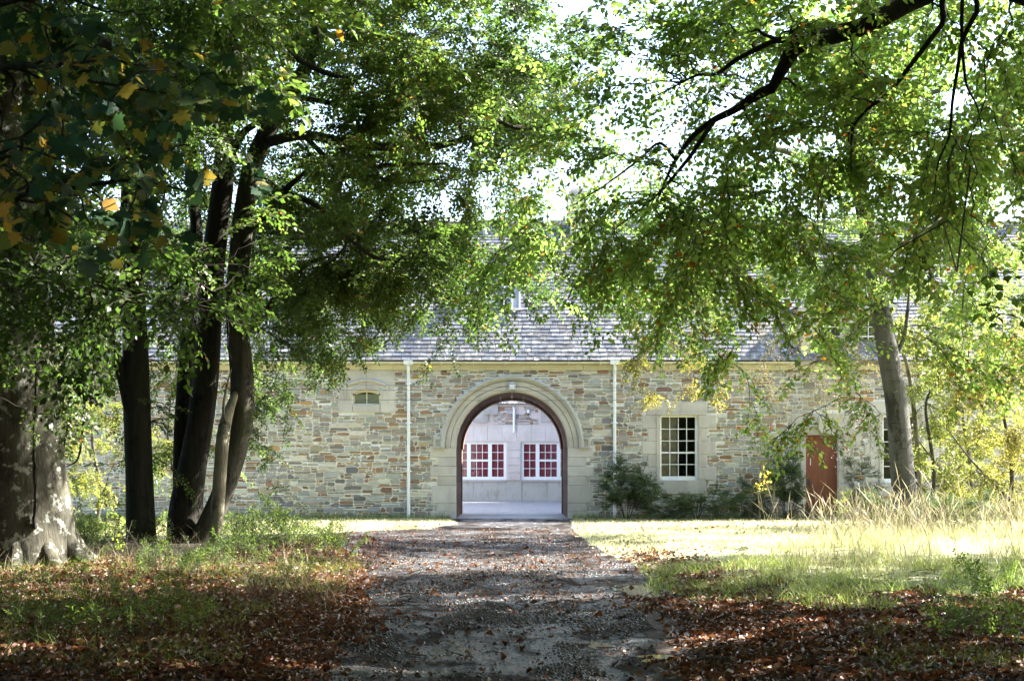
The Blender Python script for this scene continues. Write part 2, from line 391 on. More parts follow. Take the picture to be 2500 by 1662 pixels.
GQ = np.stack([i*nj+j, (i+1)*nj+j, (i+1)*nj+j+1, i*nj+j+1], -1).reshape(-1, 4)
cx = GV[GQ].mean(1); qx = cx[:, 0] + (fbm(cx[:, 0]*2, cx[:, 1]*2)-.5)*.5; qy = cx[:, 1]
ontrack = inpoly(qx, qy, TRACK); onlawn = (inpoly(qx, qy, LAWN_L) | inpoly(qx, qy, LAWN_R)) & ~ontrack
onpave = (cx[:, 1] > 42) & (cx[:, 1] < 62) & (np.abs(cx[:, 0]) < 18.5); ontrack &= ~onpave; onlawn &= ~onpave
def gmesh(name, mask, mat, label):
    q = GQ[mask]; u, inv = np.unique(q, return_inverse=True)
    o = np_mesh(name, GV[u], [(inv.reshape(q.shape), 0)], [mat], smooth=True)
    tag(o, label, None, None, 'structure'); return o
gmesh('ground', ~(ontrack | onlawn | onpave), M['soil'], 'dark leafy earth under the trees on both sides of the track')
gmesh('track', ontrack, M['track'], 'wet gravel track leading up to the stone archway')
gmesh('lawn', onlawn, M['lawn'], 'mown lawn strip in front of the stone building')
gmesh('courtyard_paving', onpave, M['pave'], 'damp grey courtyard paving seen through the archway')
for k, (px_, py_, rx, ry) in enumerate(PUD):
    n = 28; th = np.arange(n)/n*2*np.pi; r = 1 + .28*np.sin(3*th+k)+.16*np.sin(5*th+2*k)
    V = np.stack([px_+rx*r*np.cos(th), py_+ry*r*np.sin(th), np.full(n, -.018)], -1)
    o = np_mesh('puddle', V, [(np.arange(n)[None], 0)], [M['puddle']])
    tag(o, ['large shallow puddle at the right edge of the track near the grass', 'puddle among fallen leaves at the bottom of the picture',
            'small dark puddle in the middle of the track', 'smallest puddle beside the leaves in the foreground'][k], 'puddle', None, 'structure')

# ------------------------------------------------------------------ the gatehouse range
RZ = random.Random(11)
bld = empty('stone_building', (0, D, 0), 'long two-tone rubble stone range with a round carriage arch and steep slate roof', 'building')
X0, X1, EAVE = -19.0, 19.0, 4.31
ZS, RA = 2.06, 1.62                       # arch springing and radius
YB = 46.67                                # rear wall
AW = (-4.63, -3.83, 3.30, 3.74); S1 = (4.30, 5.39, 1.12, 3.0); S2 = (10.77, 11.86, 1.05, 3.0); DR = (8.54, 9.48, 0, 2.426)
OPEN = [AW, S1, S2, DR, (-1.9, 1.9, 0, 4.0)]
def wall_grid(mb, x0, x1, z0, z1, y, openings, depth, mi=0):
    xs = sorted({x0, x1, *[v for o in openings for v in o[:2]]}); zs = sorted({z0, z1, *[max(z0, v) for o in openings for v in o[2:]]})
    for a, b in zip(xs, xs[1:]):
        for c, d in zip(zs, zs[1:]):
            mx_, mz_ = (a+b)/2, (c+d)/2
            if any(o[0] < mx_ < o[1] and o[2] < mz_ < o[3] for o in openings): continue
            mb.quad((a,y,c),(b,y,c),(b,y,d),(a,y,d), mi)
    for o in openings:
        a, b, c, d = o
        if depth:
            mb.quad((a,y,c),(a,y+depth,c),(a,y+depth,d),(a,y,d), mi); mb.quad((b,y,c),(b,y,d),(b,y+depth,d),(b,y+depth,c), mi)
            mb.quad((a,y,d),(b,y,d),(b,y+depth,d),(a,y+depth,d), mi); mb.quad((a,y,c),(b,y,c),(b,y+depth,c),(a,y+depth,c), mi)
mb = MB()
wall_grid(mb, X0, X1, -.3, EAVE, D, OPEN[:4], .16); # small openings have reveals
mb2 = MB(); wall_grid(mb2, X0, X1, -.3, EAVE, D, OPEN, 0)
mb = MB(); mb.v, mb.f, mb.m, mb.c = mb2.v, mb2.f, mb2.m, mb2.c
for o in OPEN[:4]: 
    a, b, c, d = o; y = D; e = .2
    mb.quad((a,y,c),(a,y+e,c),(a,y+e,d),(a,y,d)); mb.quad((b,y,c),(b,y,d),(b,y+e,d),(b,y+e,c)); mb.quad((a,y,d),(b,y,d),(b,y+e,d),(a,y+e,d)); mb.quad((a,y,c),(b,y,c),(b,y+e,c),(a,y+e,c))
xs = np.linspace(-1.9, 1.9, 41); zc = lambda x: ZS + math.sqrt(max(0, 1.8**2 - x*x)) if abs(x) < 1.8 else ZS
for a, b in zip(xs, xs[1:]): mb.quad((a,D,zc(a)),(b,D,zc(b)),(b,D,4.0),(a,D,4.0))
for sx in (-1, 1): mb.quad((sx*1.9,D,-.3),(sx*1.8,D,-.3),(sx*1.8,D,ZS),(sx*1.9,D,ZS))
for xe in (X0, X1): mb.add([(xe,D,-.3),(xe,YB,-.3),(xe,YB,EAVE),(xe,(D+YB)/2,8.9),(xe,D,EAVE)], [(0,1,2,3,4)])
for a, b in ((X0, -1.9), (1.9, X1)): mb.quad((a,YB,-.3),(b,YB,-.3),(b,YB,EAVE),(a,YB,EAVE))
for a, b in zip(xs, xs[1:]): mb.quad((a,YB,zc(a)),(b,YB,zc(b)),(b,YB,EAVE),(a,YB,EAVE))
wall = mb.build('wall', M['mortar'], bld, label='random rubble wall of grey and brown stones in pale mortar')
mb = MB()
for a, b in ((X0+.1, -2.0), (2.0, X1-.1)):   # rooms behind the windows
    mb.quad((a,D+2.6,0),(b,D+2.6,0),(b,D+2.6,4.2),(a,D+2.6,4.2)); mb.quad((a,D+.3,.02),(b,D+.3,.02),(b,D+2.6,.02),(a,D+2.6,.02)); mb.quad((a,D+.3,4.2),(b,D+.3,4.2),(b,D+2.6,4.2),(a,D+2.6,4.2))
mb.build('interior', M['room'], bld)

# rubble stones
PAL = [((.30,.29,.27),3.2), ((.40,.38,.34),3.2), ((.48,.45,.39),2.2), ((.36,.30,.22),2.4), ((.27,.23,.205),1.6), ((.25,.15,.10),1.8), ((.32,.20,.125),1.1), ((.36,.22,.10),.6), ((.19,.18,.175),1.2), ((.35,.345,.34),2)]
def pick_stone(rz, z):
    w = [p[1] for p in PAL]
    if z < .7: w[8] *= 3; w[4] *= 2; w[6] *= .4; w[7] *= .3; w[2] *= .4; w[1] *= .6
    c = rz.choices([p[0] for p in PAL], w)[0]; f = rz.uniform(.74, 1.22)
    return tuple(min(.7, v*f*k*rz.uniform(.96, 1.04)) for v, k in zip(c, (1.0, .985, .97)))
EXCL = []                                   # dressed stone rectangles, filled below
def excl_iv(z):
    iv = [(a, b) for a, b, c, d in EXCL if c <= z <= d]
    if z < ZS+.05: pass
    if ZS-.1 < z < ZS+2.09: 
        h = math.sqrt(max(0, 2.10**2-max(0, z-ZS)**2)); iv.append((-h, h))
    elif z <= ZS-.1: iv.append((-1.7, 1.7))
    return iv
def subtract(a, b, iv):
    segs = [(a, b)]
    for c, d in iv:
        out = []
        for s, e in segs:
            if d <= s or c >= e: out.append((s, e)); continue
            if c > s: out.append((s, c))
            if d < e: out.append((d, e))
        segs = out
    return segs
def stone(mb, rz, x0, x1, z0, z1, y, dep):
    w, h = x1-x0, z1-z0
    if w < .04 or h < .018: return
    j = lambda s: rz.uniform(-s, s)
    c = min(.35*h, .035); k = min(.18*h, .02)
    tl, tr, bl, br = [rz.uniform(.15, 1)*c for _ in range(4)]
    if rz.random() < .25: tl *= 2.2
    if rz.random() < .25: tr *= 2.2
    o = [(x0+bl*1.4, z0+j(k*.4)), ((x0+x1)/2+j(w*.15), z0+j(k*.5)), (x1-br*1.4, z0+j(k*.4)), (x1+j(k*.5), z0+br), (x1+j(k*.5), z1-tr),
         (x1-tr*1.6, z1+j(k*.5)), ((x0+x1)/2+j(w*.15), z1+j(k*.7)), (x0+tl*1.6, z1+j(k*.5)), (x0+j(k*.5), z1-tl), (x0+j(k*.5), z0+bl)]
    n = len(o); mx_, mz_ = (x0+x1)/2, (z0+z1)/2; b = .007
    inn = [(x + b*(1 if x < mx_ else -1), z + b*.8*(1 if z < mz_ else -1)) for x, z in o]
    tilt = rz.uniform(-.006, .006)
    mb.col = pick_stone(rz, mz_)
    mb.add([(x, y+.002, z) for x, z in o] + [(x, y-dep+tilt*(1 if z > mz_ else -1), z) for x, z in inn],
           [tuple(range(n, 2*n))] + [(q, (q+1) % n, n+(q+1) % n, n+q) for q in range(n)])
def rubble(mb, rz, xa, xb, za, zb, y, iv_fn, dep=(.012, .028)):
    wob = lambda x, s: (vn(x*1.3+s*7.7, s*3.1)-.5)*.07
    z = za; band = 0
    while z < zb-.03:
        H = rz.uniform(.10, .21)
        if zb - (z+H) < .1: H = zb - z
        x = xa - rz.uniform(0, .3)
        while x < xb:
            w = rz.uniform(.16, .56)
            q = rz.random()
            zt = z+H+ (float(wob(x+w/2, band+1)) if z+H < zb-.02 else 0); zbm = z + (float(wob(x+w/2, band)) if band else 0)
            n = 1 if (q < .22 and H < .19) else 2 if q < .62 else 3
            if n == 1: w = min(w, .36)
            cuts = [0] + sorted(rz.uniform(.22, .78) for _ in range(n-1)) + [1]
            for c0, c1 in zip(cuts, cuts[1:]):
                a0, a1 = zbm+(zt-zbm)*c0+.008, zbm+(zt-zbm)*c1-.008
                parts = [(x, x+w)]
                if (a1-a0) < .055 and w > .4 or rz.random() < .3:
                    m_ = x+w*rz.uniform(.3, .7); parts = [(x, m_), (m_, x+w)]
                for p0, p1 in parts:
                    iv = set()
                    for zz in (a0+.01, (a0+a1)/2, a1-.01): iv |= set(iv_fn(zz))
                    for s0, s1 in subtract(max(p0, xa), min(p1, xb), iv): stone(mb, rz, s0+.009, s1-.009, a0, a1, y, rz.uniform(*dep))
            x += w
        z += H; band += 1

# dressed stone: blocks butt end to end with a thin joint
ash = MB(); JT = .003
def block(x0, x1, z0, z1, pr=.03, mbx=None):
    m_ = mbx or ash; f = RZ.uniform(.9, 1.08); m_.col = (f, f*RZ.uniform(.985, 1.0), f*RZ.uniform(.96, 1.0))
    m_.bbox(x0+JT, x1-JT, D-pr+RZ.uniform(-.002, .002), D+.15, z0+JT, z1-JT)
    if mbx is None: EXCL.append((x0-.01, x1+.01, z0-.008, z1+.008))
# archway jambs
zz = [0, .20, .45, .96, 1.23, 1.52, 1.78, ZS]
arch = MB()
for k, (wl) in enumerate([2.38, 2.16, 2.33, 2.17, 2.36, 2.14, 2.36]):
    for sgn in (-1, 1):
        a, b = sorted((sgn*RA, sgn*wl)); block(a, b, zz[k]-(.3 if k == 0 else 0), zz[k+1], .03, arch); EXCL.append((a-.01, b+.01, zz[k]-.3 if k == 0 else zz[k]-.008, zz[k+1]+.008))
def sweep(mb, prof, t0, t1, n, cx=0, cz=ZS, caps=True):
    """profile [(radius, y)] swept round the arch"""
    m_ = len(prof); V = []; fs = []
    for k in range(n+1):
        t = t0+(t1-t0)*k/n
        V += [(cx+r*math.cos(t), y, cz+r*math.sin(t)) for r, y in prof]
    for k in range(n):
        for q in range(m_-1): fs.append((k*m_+q, k*m_+q+1, (k+1)*m_+q+1, (k+1)*m_+q))
    if caps: fs += [tuple(range(m_)), tuple(range(n*m_, (n+1)*m_))]
    mb.add(V, fs)
NV = 17
for k in range(NV):
    f = RZ.uniform(.92, 1.06); arch.col = (f, f*.995, f*.97); g = .0018
    a, b = math.pi*k/NV+g, math.pi*(k+1)/NV-g
    sweep(arch, [(RA, D+.3), (RA, D+.01), (1.66, D-.03), (1.775, D-.035)], a, b, 4)
    sweep(arch, [(1.778, D+.02), (1.778, D-.01), (1.80, D-.045), (1.925, D-.045), (1.945, D+.02)], a, b, 4)
arch.build('arch_stones', M['ashlar'], bld, label='pale dressed stone ring and jambs around the carriage arch')
hood = MB(); hood.col = (.86, .9, .92)
sweep(hood, [(1.945, D+.02), (1.945, D-.06), (1.97, D-.075), (1.99, D-.12), (2.03, D-.15), (2.065, D-.145), (2.085, D-.11), (2.09, D+.01)], 0, math.pi, 56)
for sgn in (-1, 1):
    a, b = sorted((sgn*1.945, sgn*2.27)); hood.bbox(a, b, D-.12, D+.1, ZS-.0, ZS+.31, .02) if False else None
    # label stop: square block with a sunk face
    x0, x1, z0, z1 = a, b, ZS-.01, ZS+.30
    hood.box(x0, x1, D-.12, D+.1, z0, z0+.06); hood.box(x0, x1, D-.12, D+.1, z1-.06, z1)
    hood.box(x0, x0+.06, D-.12, D+.1, z0+.06, z1-.06); hood.box(x1-.06, x1, D-.12, D+.1, z0+.06, z1-.06)
    hood.box(x0+.06, x1-.06, D-.07, D+.1, z0+.06, z1-.06); EXCL.append((a-.01, b+.01, z0-.01, z1+.01))
hood.build('hood_mould', M['ashlar'], bld, smooth=False)
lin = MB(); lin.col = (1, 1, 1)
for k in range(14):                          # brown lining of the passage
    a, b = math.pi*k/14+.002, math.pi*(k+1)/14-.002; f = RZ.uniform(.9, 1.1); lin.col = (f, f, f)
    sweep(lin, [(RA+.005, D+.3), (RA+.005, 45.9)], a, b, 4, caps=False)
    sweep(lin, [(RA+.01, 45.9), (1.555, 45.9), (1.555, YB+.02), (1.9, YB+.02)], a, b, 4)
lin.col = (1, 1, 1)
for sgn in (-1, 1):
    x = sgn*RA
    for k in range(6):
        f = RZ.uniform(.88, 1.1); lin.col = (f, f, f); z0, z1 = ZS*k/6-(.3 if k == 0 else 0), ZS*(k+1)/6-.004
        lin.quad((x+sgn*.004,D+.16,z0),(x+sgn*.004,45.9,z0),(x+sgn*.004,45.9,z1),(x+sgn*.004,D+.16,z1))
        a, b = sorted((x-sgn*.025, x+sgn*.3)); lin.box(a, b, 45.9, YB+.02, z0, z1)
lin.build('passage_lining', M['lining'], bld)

# sash window surrounds
def flush_ash(name, label=None):
    global ash
    o = ash.build(name, M['ashlar'], bld, label=label); ash = MB(); ash.col = (1, 1, .97); return o
ys = [WZ(950+v*.2105) for v in (1045, 900, 755, 605, 455, 300)]
def surround(o, xl, xr, lint, sill, zs_):
    a, b, c, d = o
    for k, (z0, z1) in enumerate(zip(zs_, zs_[1:])):
        block(xl[k % 2], a, z0, z1); block(b, xr[k % 2], z0, z1)
    block(lint[0], lint[1], d, lint[2]); block(sill[0], sill[1], sill[2], c, .05)
zs1 = np.linspace(S1[2], S1[3], 6).tolist()
surround(S1, (3.78, 3.95), (5.92, 5.66), (3.9, 5.65, 3.39), (4.0, 5.62, .71), zs1)
flush_ash('window_surround')
zs2 = np.linspace(S2[2], S2[3], 6).tolist()
surround(S2, (10.25, 10.42), (12.38, 12.15), (10.35, 12.2, 3.39), (10.4, 12.3, .66), zs2)
flush_ash('window_surround')
# doorway
zd = [0, .32, .66, 1.02, 1.38, 1.74, 2.10, DR[3]]
for k, (z0, z1) in enumerate(zip(zd, zd[1:])):
    block((7.94, 8.30)[(k+1) % 2], DR[0], z0-(.3 if k == 0 else 0), z1); block(DR[1], (10.12, 9.92)[k % 2], z0-(.3 if k == 0 else 0), z1)
block(8.11, 8.95, DR[3], 3.06); block(8.95, 9.98, DR[3], 3.06)
flush_ash('door_surround')
# arched window panel
block(-5.02, -4.63, 3.08, 3.74); block(-3.83, -3.40, 3.08, 3.74); block(-4.63, -3.83, 3.08, 3.30, .05)
block(-5.02, -4.22, 3.74+.06, 4.31); block(-4.22, -3.42, 3.74+.06, 4.31)
ash.col = (1, 1, .97)
arc = lambda x, z0, rise, hw: z0 + rise*(1-((x+4.23)/hw)**2)
xs = np.linspace(-4.63, -3.83, 13)
for a, b in zip(xs, xs[1:]):
    ash.prism([(a, arc(a, 3.62, .1, .4)), (b, arc(b, 3.62, .1, .4)), (b, 3.803), (a, 3.803)], D-.02, D+.15)
flush_ash('window_surround', 'pale dressed stone panel holding the small arched window')
# mouldings of the small window and the doorway
mo = MB(); mo.col = (1, 1, 1)
pts = [(-4.845, D-.05, 3.32), (-4.845, D-.05, 3.84)] + [(x, D-.05, 3.84+.17*(1-((x+4.2325)/.6125)**2)) for x in np.linspace(-4.80, -3.66, 11)] + [(-3.62, D-.05, 3.84), (-3.62, D-.05, 3.32)]
mo.tube(pts, .04, 6)
pts = [(-4.70, D-.03, 3.32), (-4.70, D-.03, 3.68)] + [(x, D-.03, 3.68+.12*(1-((x+4.23)/.47)**2)) for x in np.linspace(-4.66, -3.80, 11)] + [(-3.76, D-.03, 3.68), (-3.76, D-.03, 3.32)]
mo.tube(pts, .03, 6)
mo.build('hood_mould', M['ashlar'], bld); mo = MB()
zx = lambda u: WX(1900+u*.2105); zy = lambda v: WZ(950+v*.2105)
mo.tube([(zx(u), D-.05, zy(v)) for u, v in [(262,1100),(262,522),(282,470),(340,436),(420,420),(450,418)]], .035, 6)
mo.tube([(zx(u), D-.05, zy(v)) for u, v in [(580,418),(610,420),(680,436),(738,470),(764,522),(764,1100)]], .035, 6)
mo.build('hood_mould', M['ashlar'], bld)
for o in (S1, S2):
    mo = MB(); a, b, c, d = o; mo.box(a-.10, b+.10, D-.07, D+.02, d+.02, d+.07); mo.box(a-.10, a-.05, D-.055, D+.02, c, d+.02); mo.box(b+.05, b+.10, D-.055, D+.02, c, d+.02); mo.build('moulding', M['ashlar'], bld)
sh = MB(); sh.prism([(zx(460), zy(320)), (zx(515), zy(300)), (zx(575), zy(320)), (zx(575), zy(455)), (zx(550), zy(495)), (zx(518), zy(524)), (zx(485), zy(495)), (zx(460), zy(455))][::-1], D-.13, D)
sh.build('shield', M['ashlar'], bld, label='plain carved stone shield over the door')

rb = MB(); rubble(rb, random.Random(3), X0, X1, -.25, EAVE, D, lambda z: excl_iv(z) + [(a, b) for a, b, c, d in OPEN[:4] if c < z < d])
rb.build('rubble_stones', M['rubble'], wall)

# cornice, gutter, downpipes
cn = MB(); x = X0
while x < X1:
    w = RZ.uniform(1.0, 1.6); e = min(x+w, X1); f = RZ.uniform(.92, 1.06); cn.col = (f, f, f)
    prof = [(D+.1, EAVE), (D-.06, EAVE), (D-.075, EAVE+.05), (D-.10, EAVE+.13), (D-.14, EAVE+.15), (D+.1, EAVE+.15)]
    n = len(prof); cn.add([(x+.003, y, z) for y, z in prof]+[(e-.003, y, z) for y, z in prof], [tuple(range(n)), tuple(range(2*n-1, n-1, -1))]+[(q, (q+1) % n, n+(q+1) % n, n+q) for q in range(n)])
    x = e
cn.build('cornice', M['cream'], bld)
gt = MB()
for sx0, sx1 in ((X0, 8.30), (11.2, X1)):
    th = [math.pi+math.pi*k/6 for k in range(7)]; pr = [(D-.21+.065*math.cos(t), EAVE+.225+.065*math.sin(t)) for t in th]
    n = 7; gt.add([(sx0, y, z) for y, z in pr]+[(sx1, y, z) for y, z in pr], [(q, q+1, n+q+1, n+q) for q in range(n-1)])
    xx = sx0+.4
    while xx < sx1: gt.box(xx-.015, xx+.015, D-.29, D-.10, EAVE+.148, EAVE+.155); gt.box(xx-.012, xx+.012, D-.282, D-.274, EAVE+.155, EAVE+.235); xx += .92
gt.build('gutter', M['cream_paint'], bld)
for dx in (WX(998), WX(1500)):
    dp = MB(); dp.tube([(dx, D-.2, EAVE+.15), (dx, D-.2, EAVE+.02), (dx, D-.11, EAVE-.14), (dx, D-.095, EAVE-.3), (dx, D-.095, .0)], .047, 10)
    for z in (EAVE-.42, 2.75, 1.35): dp.tube([(dx, D-.095, z), (dx, D-.095, z+.06)], .062, 10); dp.box(dx-.1, dx+.1, D-.06, D-.01, z+.01, z+.045)
    dp.box(dx-.13, dx+.13, D-.28, D-.13, EAVE+.15, EAVE+.27)
    dp.build('downpipe', M['white'], bld)
# floor vent
v = MB(); v.box(WX(719), WX(731), D-.045, D+.05, .02, .27); v.box(WX(745), WX(757), D-.045, D+.05, .02, .27); v.box(WX(731), WX(745), D-.045, D+.05, .02, .09); v.box(WX(731), WX(745), D-.045, D+.05, .21, .27)
for k in range(3): v.box(WX(731), WX(745), D-.035, D+.02, .10+k*.04, .115+k*.04)
v.build('vent', M['ashlar'], bld)

def sash(o, cols, rows, meet, y, parent, shutter=True):
    a, b, c, d = o; w = MB(); fw = .055
    w.box(a, a+fw, y, y+.10, c, d); w.box(b-fw, b, y, y+.10, c, d); w.box(a+fw, b-fw, y, y+.10, d-fw, d); w.box(a+fw, b-fw, y-.03, y+.10, c, c+.11)
    win = w.build('window', M['white'], parent)
    ia, ib, ic, id_ = a+fw, b-fw, c+.11, d-fw; g = MB(); t = .022
    for k in range(1, cols): x = ia+(ib-ia)*k/cols; g.box(x-t/2, x+t/2, y+.02, y+.055, ic, id_)
    for k in range(1, rows):
        z = ic+(id_-ic)*k/rows; h = .05 if k == meet else t
        for q in range(cols):
            xa_, xb_ = ia+(ib-ia)*q/cols+(t/2 if q else 0), ia+(ib-ia)*(q+1)/cols-(t/2 if q < cols-1 else 0)
            g.box(xa_, xb_, y+.018, y+.057, z-h/2, z+h/2)
    g.build('glazing_bars', M['white'], win)
    p = MB(); p.quad((ia, y+.045, ic), (ib, y+.045, ic), (ib, y+.045, id_), (ia, y+.045, id_)); p.build('pane', M['glass'], win)
    if shutter:
        s = MB(); xm = ia+(ib-ia)*.47
        s.box(ia, xm, y+.16, y+.20, ic, id_); n = 5
        for k in range(n):
            z0, z1 = ic+(id_-ic)*k/n, ic+(id_-ic)*(k+1)/n
            for q in range(2):
                xa_ = ia+(xm-ia)*q/2; s.box(xa_+.03, xa_+(xm-ia)/2-.04, y+.135, y+.16, z0+.04, z1-.04)
        s.build('shutter', M['shutter'], win)
    return win
sash(S1, 4, 5, 2, D+.09, bld); sash(S2, 4, 5, 2, D+.09, bld, False)
w = MB(); a, b, c, d = AW; y = D+.10
w.box(a, a+.05, y, y+.06, c, 3.63); w.box(b-.05, b, y, y+.06, c, 3.63); w.box(a+.05, b-.05, y, y+.06, c, c+.05); w.box(-4.245, -4.215, y, y+.06, c+.05, 3.68)
for p0, p1 in zip(xs, xs[1:]): w.prism([(p0, arc(p0, 3.57, .1, .4)), (p1, arc(p1, 3.57, .1, .4)), (p1, arc(p1, 3.62, .1, .4)), (p0, arc(p0, 3.62, .1, .4))], y, y+.06)
w.box(a+.05, b-.05, y+.04, y+.06, c+.05, 3.62, 1)  # white board set behind the glass to imitate its pale reflection
aw = w.build('window', [M['cream_paint'], M['white']], bld, label='small segmental-headed window under a curved hood')
p = MB(); p.quad((a, y+.03, c), (b, y+.03, c), (b, y+.03, d), (a, y+.03, d)); p.build('pane', M['glass'], aw)

dr = MB(); a, b, c, d = DR
dr.box(a+.01, b-.01, D+.12, D+.17, .08, d-.01)
door = dr.build('door', M['door'], bld, label='plain flush red-brown door')
h = MB(); h.tube([(a+.10, D+.07, 1.05), (a+.10, D+.12, 1.05)], .012, 6); h.tube([(a+.10, D+.07, 1.05), (a+.20, D+.065, 1.05)], .011, 6); h.box(a+.06, a+.14, D+.112, D+.12, .95, 1.15)
h.build('handle', M['dark'], door)
h = MB(); h.box(a+.15, a+.17, D+.11, D+.12, 1.55, 1.75); h.build('pull_plate', M['white'], door)
h = MB(); h.bbox(a-.2, b+.2, D-.35, D+.2, -.2, .06, .02); h.build('doorstep', M['ashlar'], bld)

# roof of slates
RS, RE = (D-.24, EAVE+.27), ((D+YB)/2, 8.95)
def slates(mb, xa, xb, s, e, rz, expo=.145, wid=.235, back=False):
    dy, dz = e[0]-s[0], e[1]-s[1]; L = math.hypot(dy, dz); uy, uz = dy/L, dz/L; ny, nz = -uz*(1 if dy > 0 else -1), abs(uy)
    t = 0; row = 0
    while t < L:
        ex = expo*(1-.28*t/L); x = xa-(row % 2)*wid*.5-rz.uniform(0, .05)
        while x < xb:
            w = wid*rz.uniform(.7, 1.25)*(1-.2*t/L); x2 = min(x+w, xb); x1 = max(x, xa)
            if x2-x1 > .03:
                lift = .018+rz.uniform(0, .010); q = rz.uniform(-.010, .010); g = .0075
                def pt(xx, tt, h): return (xx, s[0]+uy*tt+ny*h, s[1]+uz*tt+nz*h)
                v_ = rz.uniform(.5, 1.15); base = rz.choice([(.165,.165,.18), (.19,.185,.19), (.14,.15,.175), (.215,.205,.2), (.175,.165,.165)]); mb.col = tuple(c*v_ for c in base)
                t1 = min(t+ex+.03, L)
                mb.add([pt(x1+g, t+q, lift), pt(x2-g, t+q*.4, lift), pt(x2-g, t1, .005), pt(x1+g, t1, .005), pt(x1+g, t+q, -.004), pt(x2-g, t+q*.4, -.004)],
                       [(0,1,2,3), (4,5,1,0), (4,0,3), (5,2,1)])
            x += w
        t += ex; row += 1
rf = MB(); rz = random.Random(8)
slates(rf, X0, X1, RS, RE, rz); slates(rf, X0, X1, (YB+.2, EAVE+.27), RE, rz, .3, .6)
rf.col = (.2, .2, .21)
for s in (RS, (YB+.2, EAVE+.27)): rf.quad((X0,s[0],s[1]-.01),(X1,s[0],s[1]-.01),(X1,RE[0],RE[1]-.01),(X0,RE[0],RE[1]-.01))
roof = rf.build('roof', M['slate'], bld, label='steep grey slate roof spotted with white lichen')
rd = MB(); xx = X0
while xx < X1:
    f = RZ.uniform(.85, 1.1); rd.col = (f, f, f); rd.tube([(xx+.005, RE[0], RE[1]+.02), (min(xx+.5, X1)-.005, RE[0], RE[1]+.02)], .09, 8); xx += .5
rd.build('ridge', M['ashlar'], roof)
ch = MB(); ch.box(1.78, 2.24, RE[0]-.35, RE[0]+.35, 8.4, 9.75); ch.box(1.72, 2.30, RE[0]-.42, RE[0]+.42, 9.75, 9.88); ch.box(1.80, 2.22, RE[0]-.33, RE[0]+.33, 9.88, 9.98)
ch.build('chimney', M['ashlar'], roof)
# rooflight
k = MB(); ry = lambda z: RS[0]+(z-RS[1])*(RE[0]-RS[0])/(RE[1]-RS[1])
za, zb = 6.12, 6.9; xa, xb = -.25, .25
yf = ry(za)-.10; yt = ry(zb)-.10
k.add([(xa,yf,za),(xb,yf,za),(xb,yt,zb),(xa,yt,zb),(xa,yf+.3,za),(xb,yf+.3,za),(xb,yt+.3,zb),(xa,yt+.3,zb)], [(0,1,5,4),(1,2,6,5),(2,3,7,6),(3,0,4,7)])
fr = .05
def sl_(x, z, o=0): return (x, ry(z)-.10-o, z)
for x0, x1, z0, z1 in ((xa, xa+fr, za, zb), (xb-fr, xb, za, zb), (xa+fr, xb-fr, za, za+fr), (xa+fr, xb-fr, zb-fr, zb), (-.02, .02, za+fr, zb-fr)):
    k.add([sl_(x0,z0,.02), sl_(x1,z0,.02), sl_(x1,z1,.02), sl_(x0,z1,.02), sl_(x0,z0), sl_(x1,z0), sl_(x1,z1), sl_(x0,z1)], [(0,1,2,3),(0,4,5,1),(1,5,6,2),(2,6,7,3),(3,7,4,0)])
rl = k.build('rooflight', M['greymetal'], roof)
p = MB(); p.quad(sl_(xa,za,-.01), sl_(xb,za,-.01), sl_(xb,zb,-.01), sl_(xa,zb,-.01)); p.build('pane', M['lead'], rl)
# dormer
dm = MB(); dm.col = (1, 1, 1); dl, drr = 8.39, 11.07; zt = 6.15; W1 = (8.93, 9.60, 4.66, 5.9); W2 = (10.04, 10.71, 4.66, 5.9)
wall_grid(dm, dl, drr, EAVE+.15, zt, D-.05, [W1, W2], .25)
for x in (dl, drr): dm.quad((x, D-.05, EAVE+.15), (x, D+2, EAVE+.15), (x, D+2, zt), (x, D-.05, zt))
for x0, x1 in ((dl, 8.78), (9.70, 9.94), (10.86, drr)): dm.box(x0, x1, D-.13, D-.05, EAVE+.30, zt-.15); dm.box(x0-.03, x1+.03, D-.16, D-.05, EAVE+.15, EAVE+.30)
dm.box(dl-.08, drr+.08, D-.20, D-.05, zt-.15, zt+.05)
cxm = (dl+drr)/2
for a, b in ((dl-.05, cxm), (cxm, drr+.05)):
    pass
dm.prism([(dl-.05, zt+.05), (drr+.05, zt+.05), (cxm, zt+1.0)], D-.10, D+.1)
dormer = dm.build('dormer', M['ashlar'], roof, label='pale stone dormer with a pair of sash windows and a gable')
dr2 = MB()
slates_pts = []
for sgn in (-1, 1):
    a = cxm+sgn*1.45
    for r in range(9):
        t0, t1 = r/9, (r+1)/9+.02
        x0, x1 = a+(cxm-a)*t0, a+(cxm-a)*t1; z0, z1 = zt+.0+1.08*t0, zt+1.08*t1
        y = D-.2
        while y < D+2.2:
            v_ = RZ.uniform(.75, 1.2); dr2.col = (.17*v_, .17*v_, .185*v_)
            dr2.add([(x0, y+.004, z0+.03), (x0, y+.246, z0+.03), (x1, y+.246, z1+.008), (x1, y+.004, z1+.008), (x0, y+.004, z0), (x0, y+.246, z0)], [(0,1,2,3), (4,5,1,0)])
            y += .25
dr2.build('dormer_roof', M['slate'], dormer)
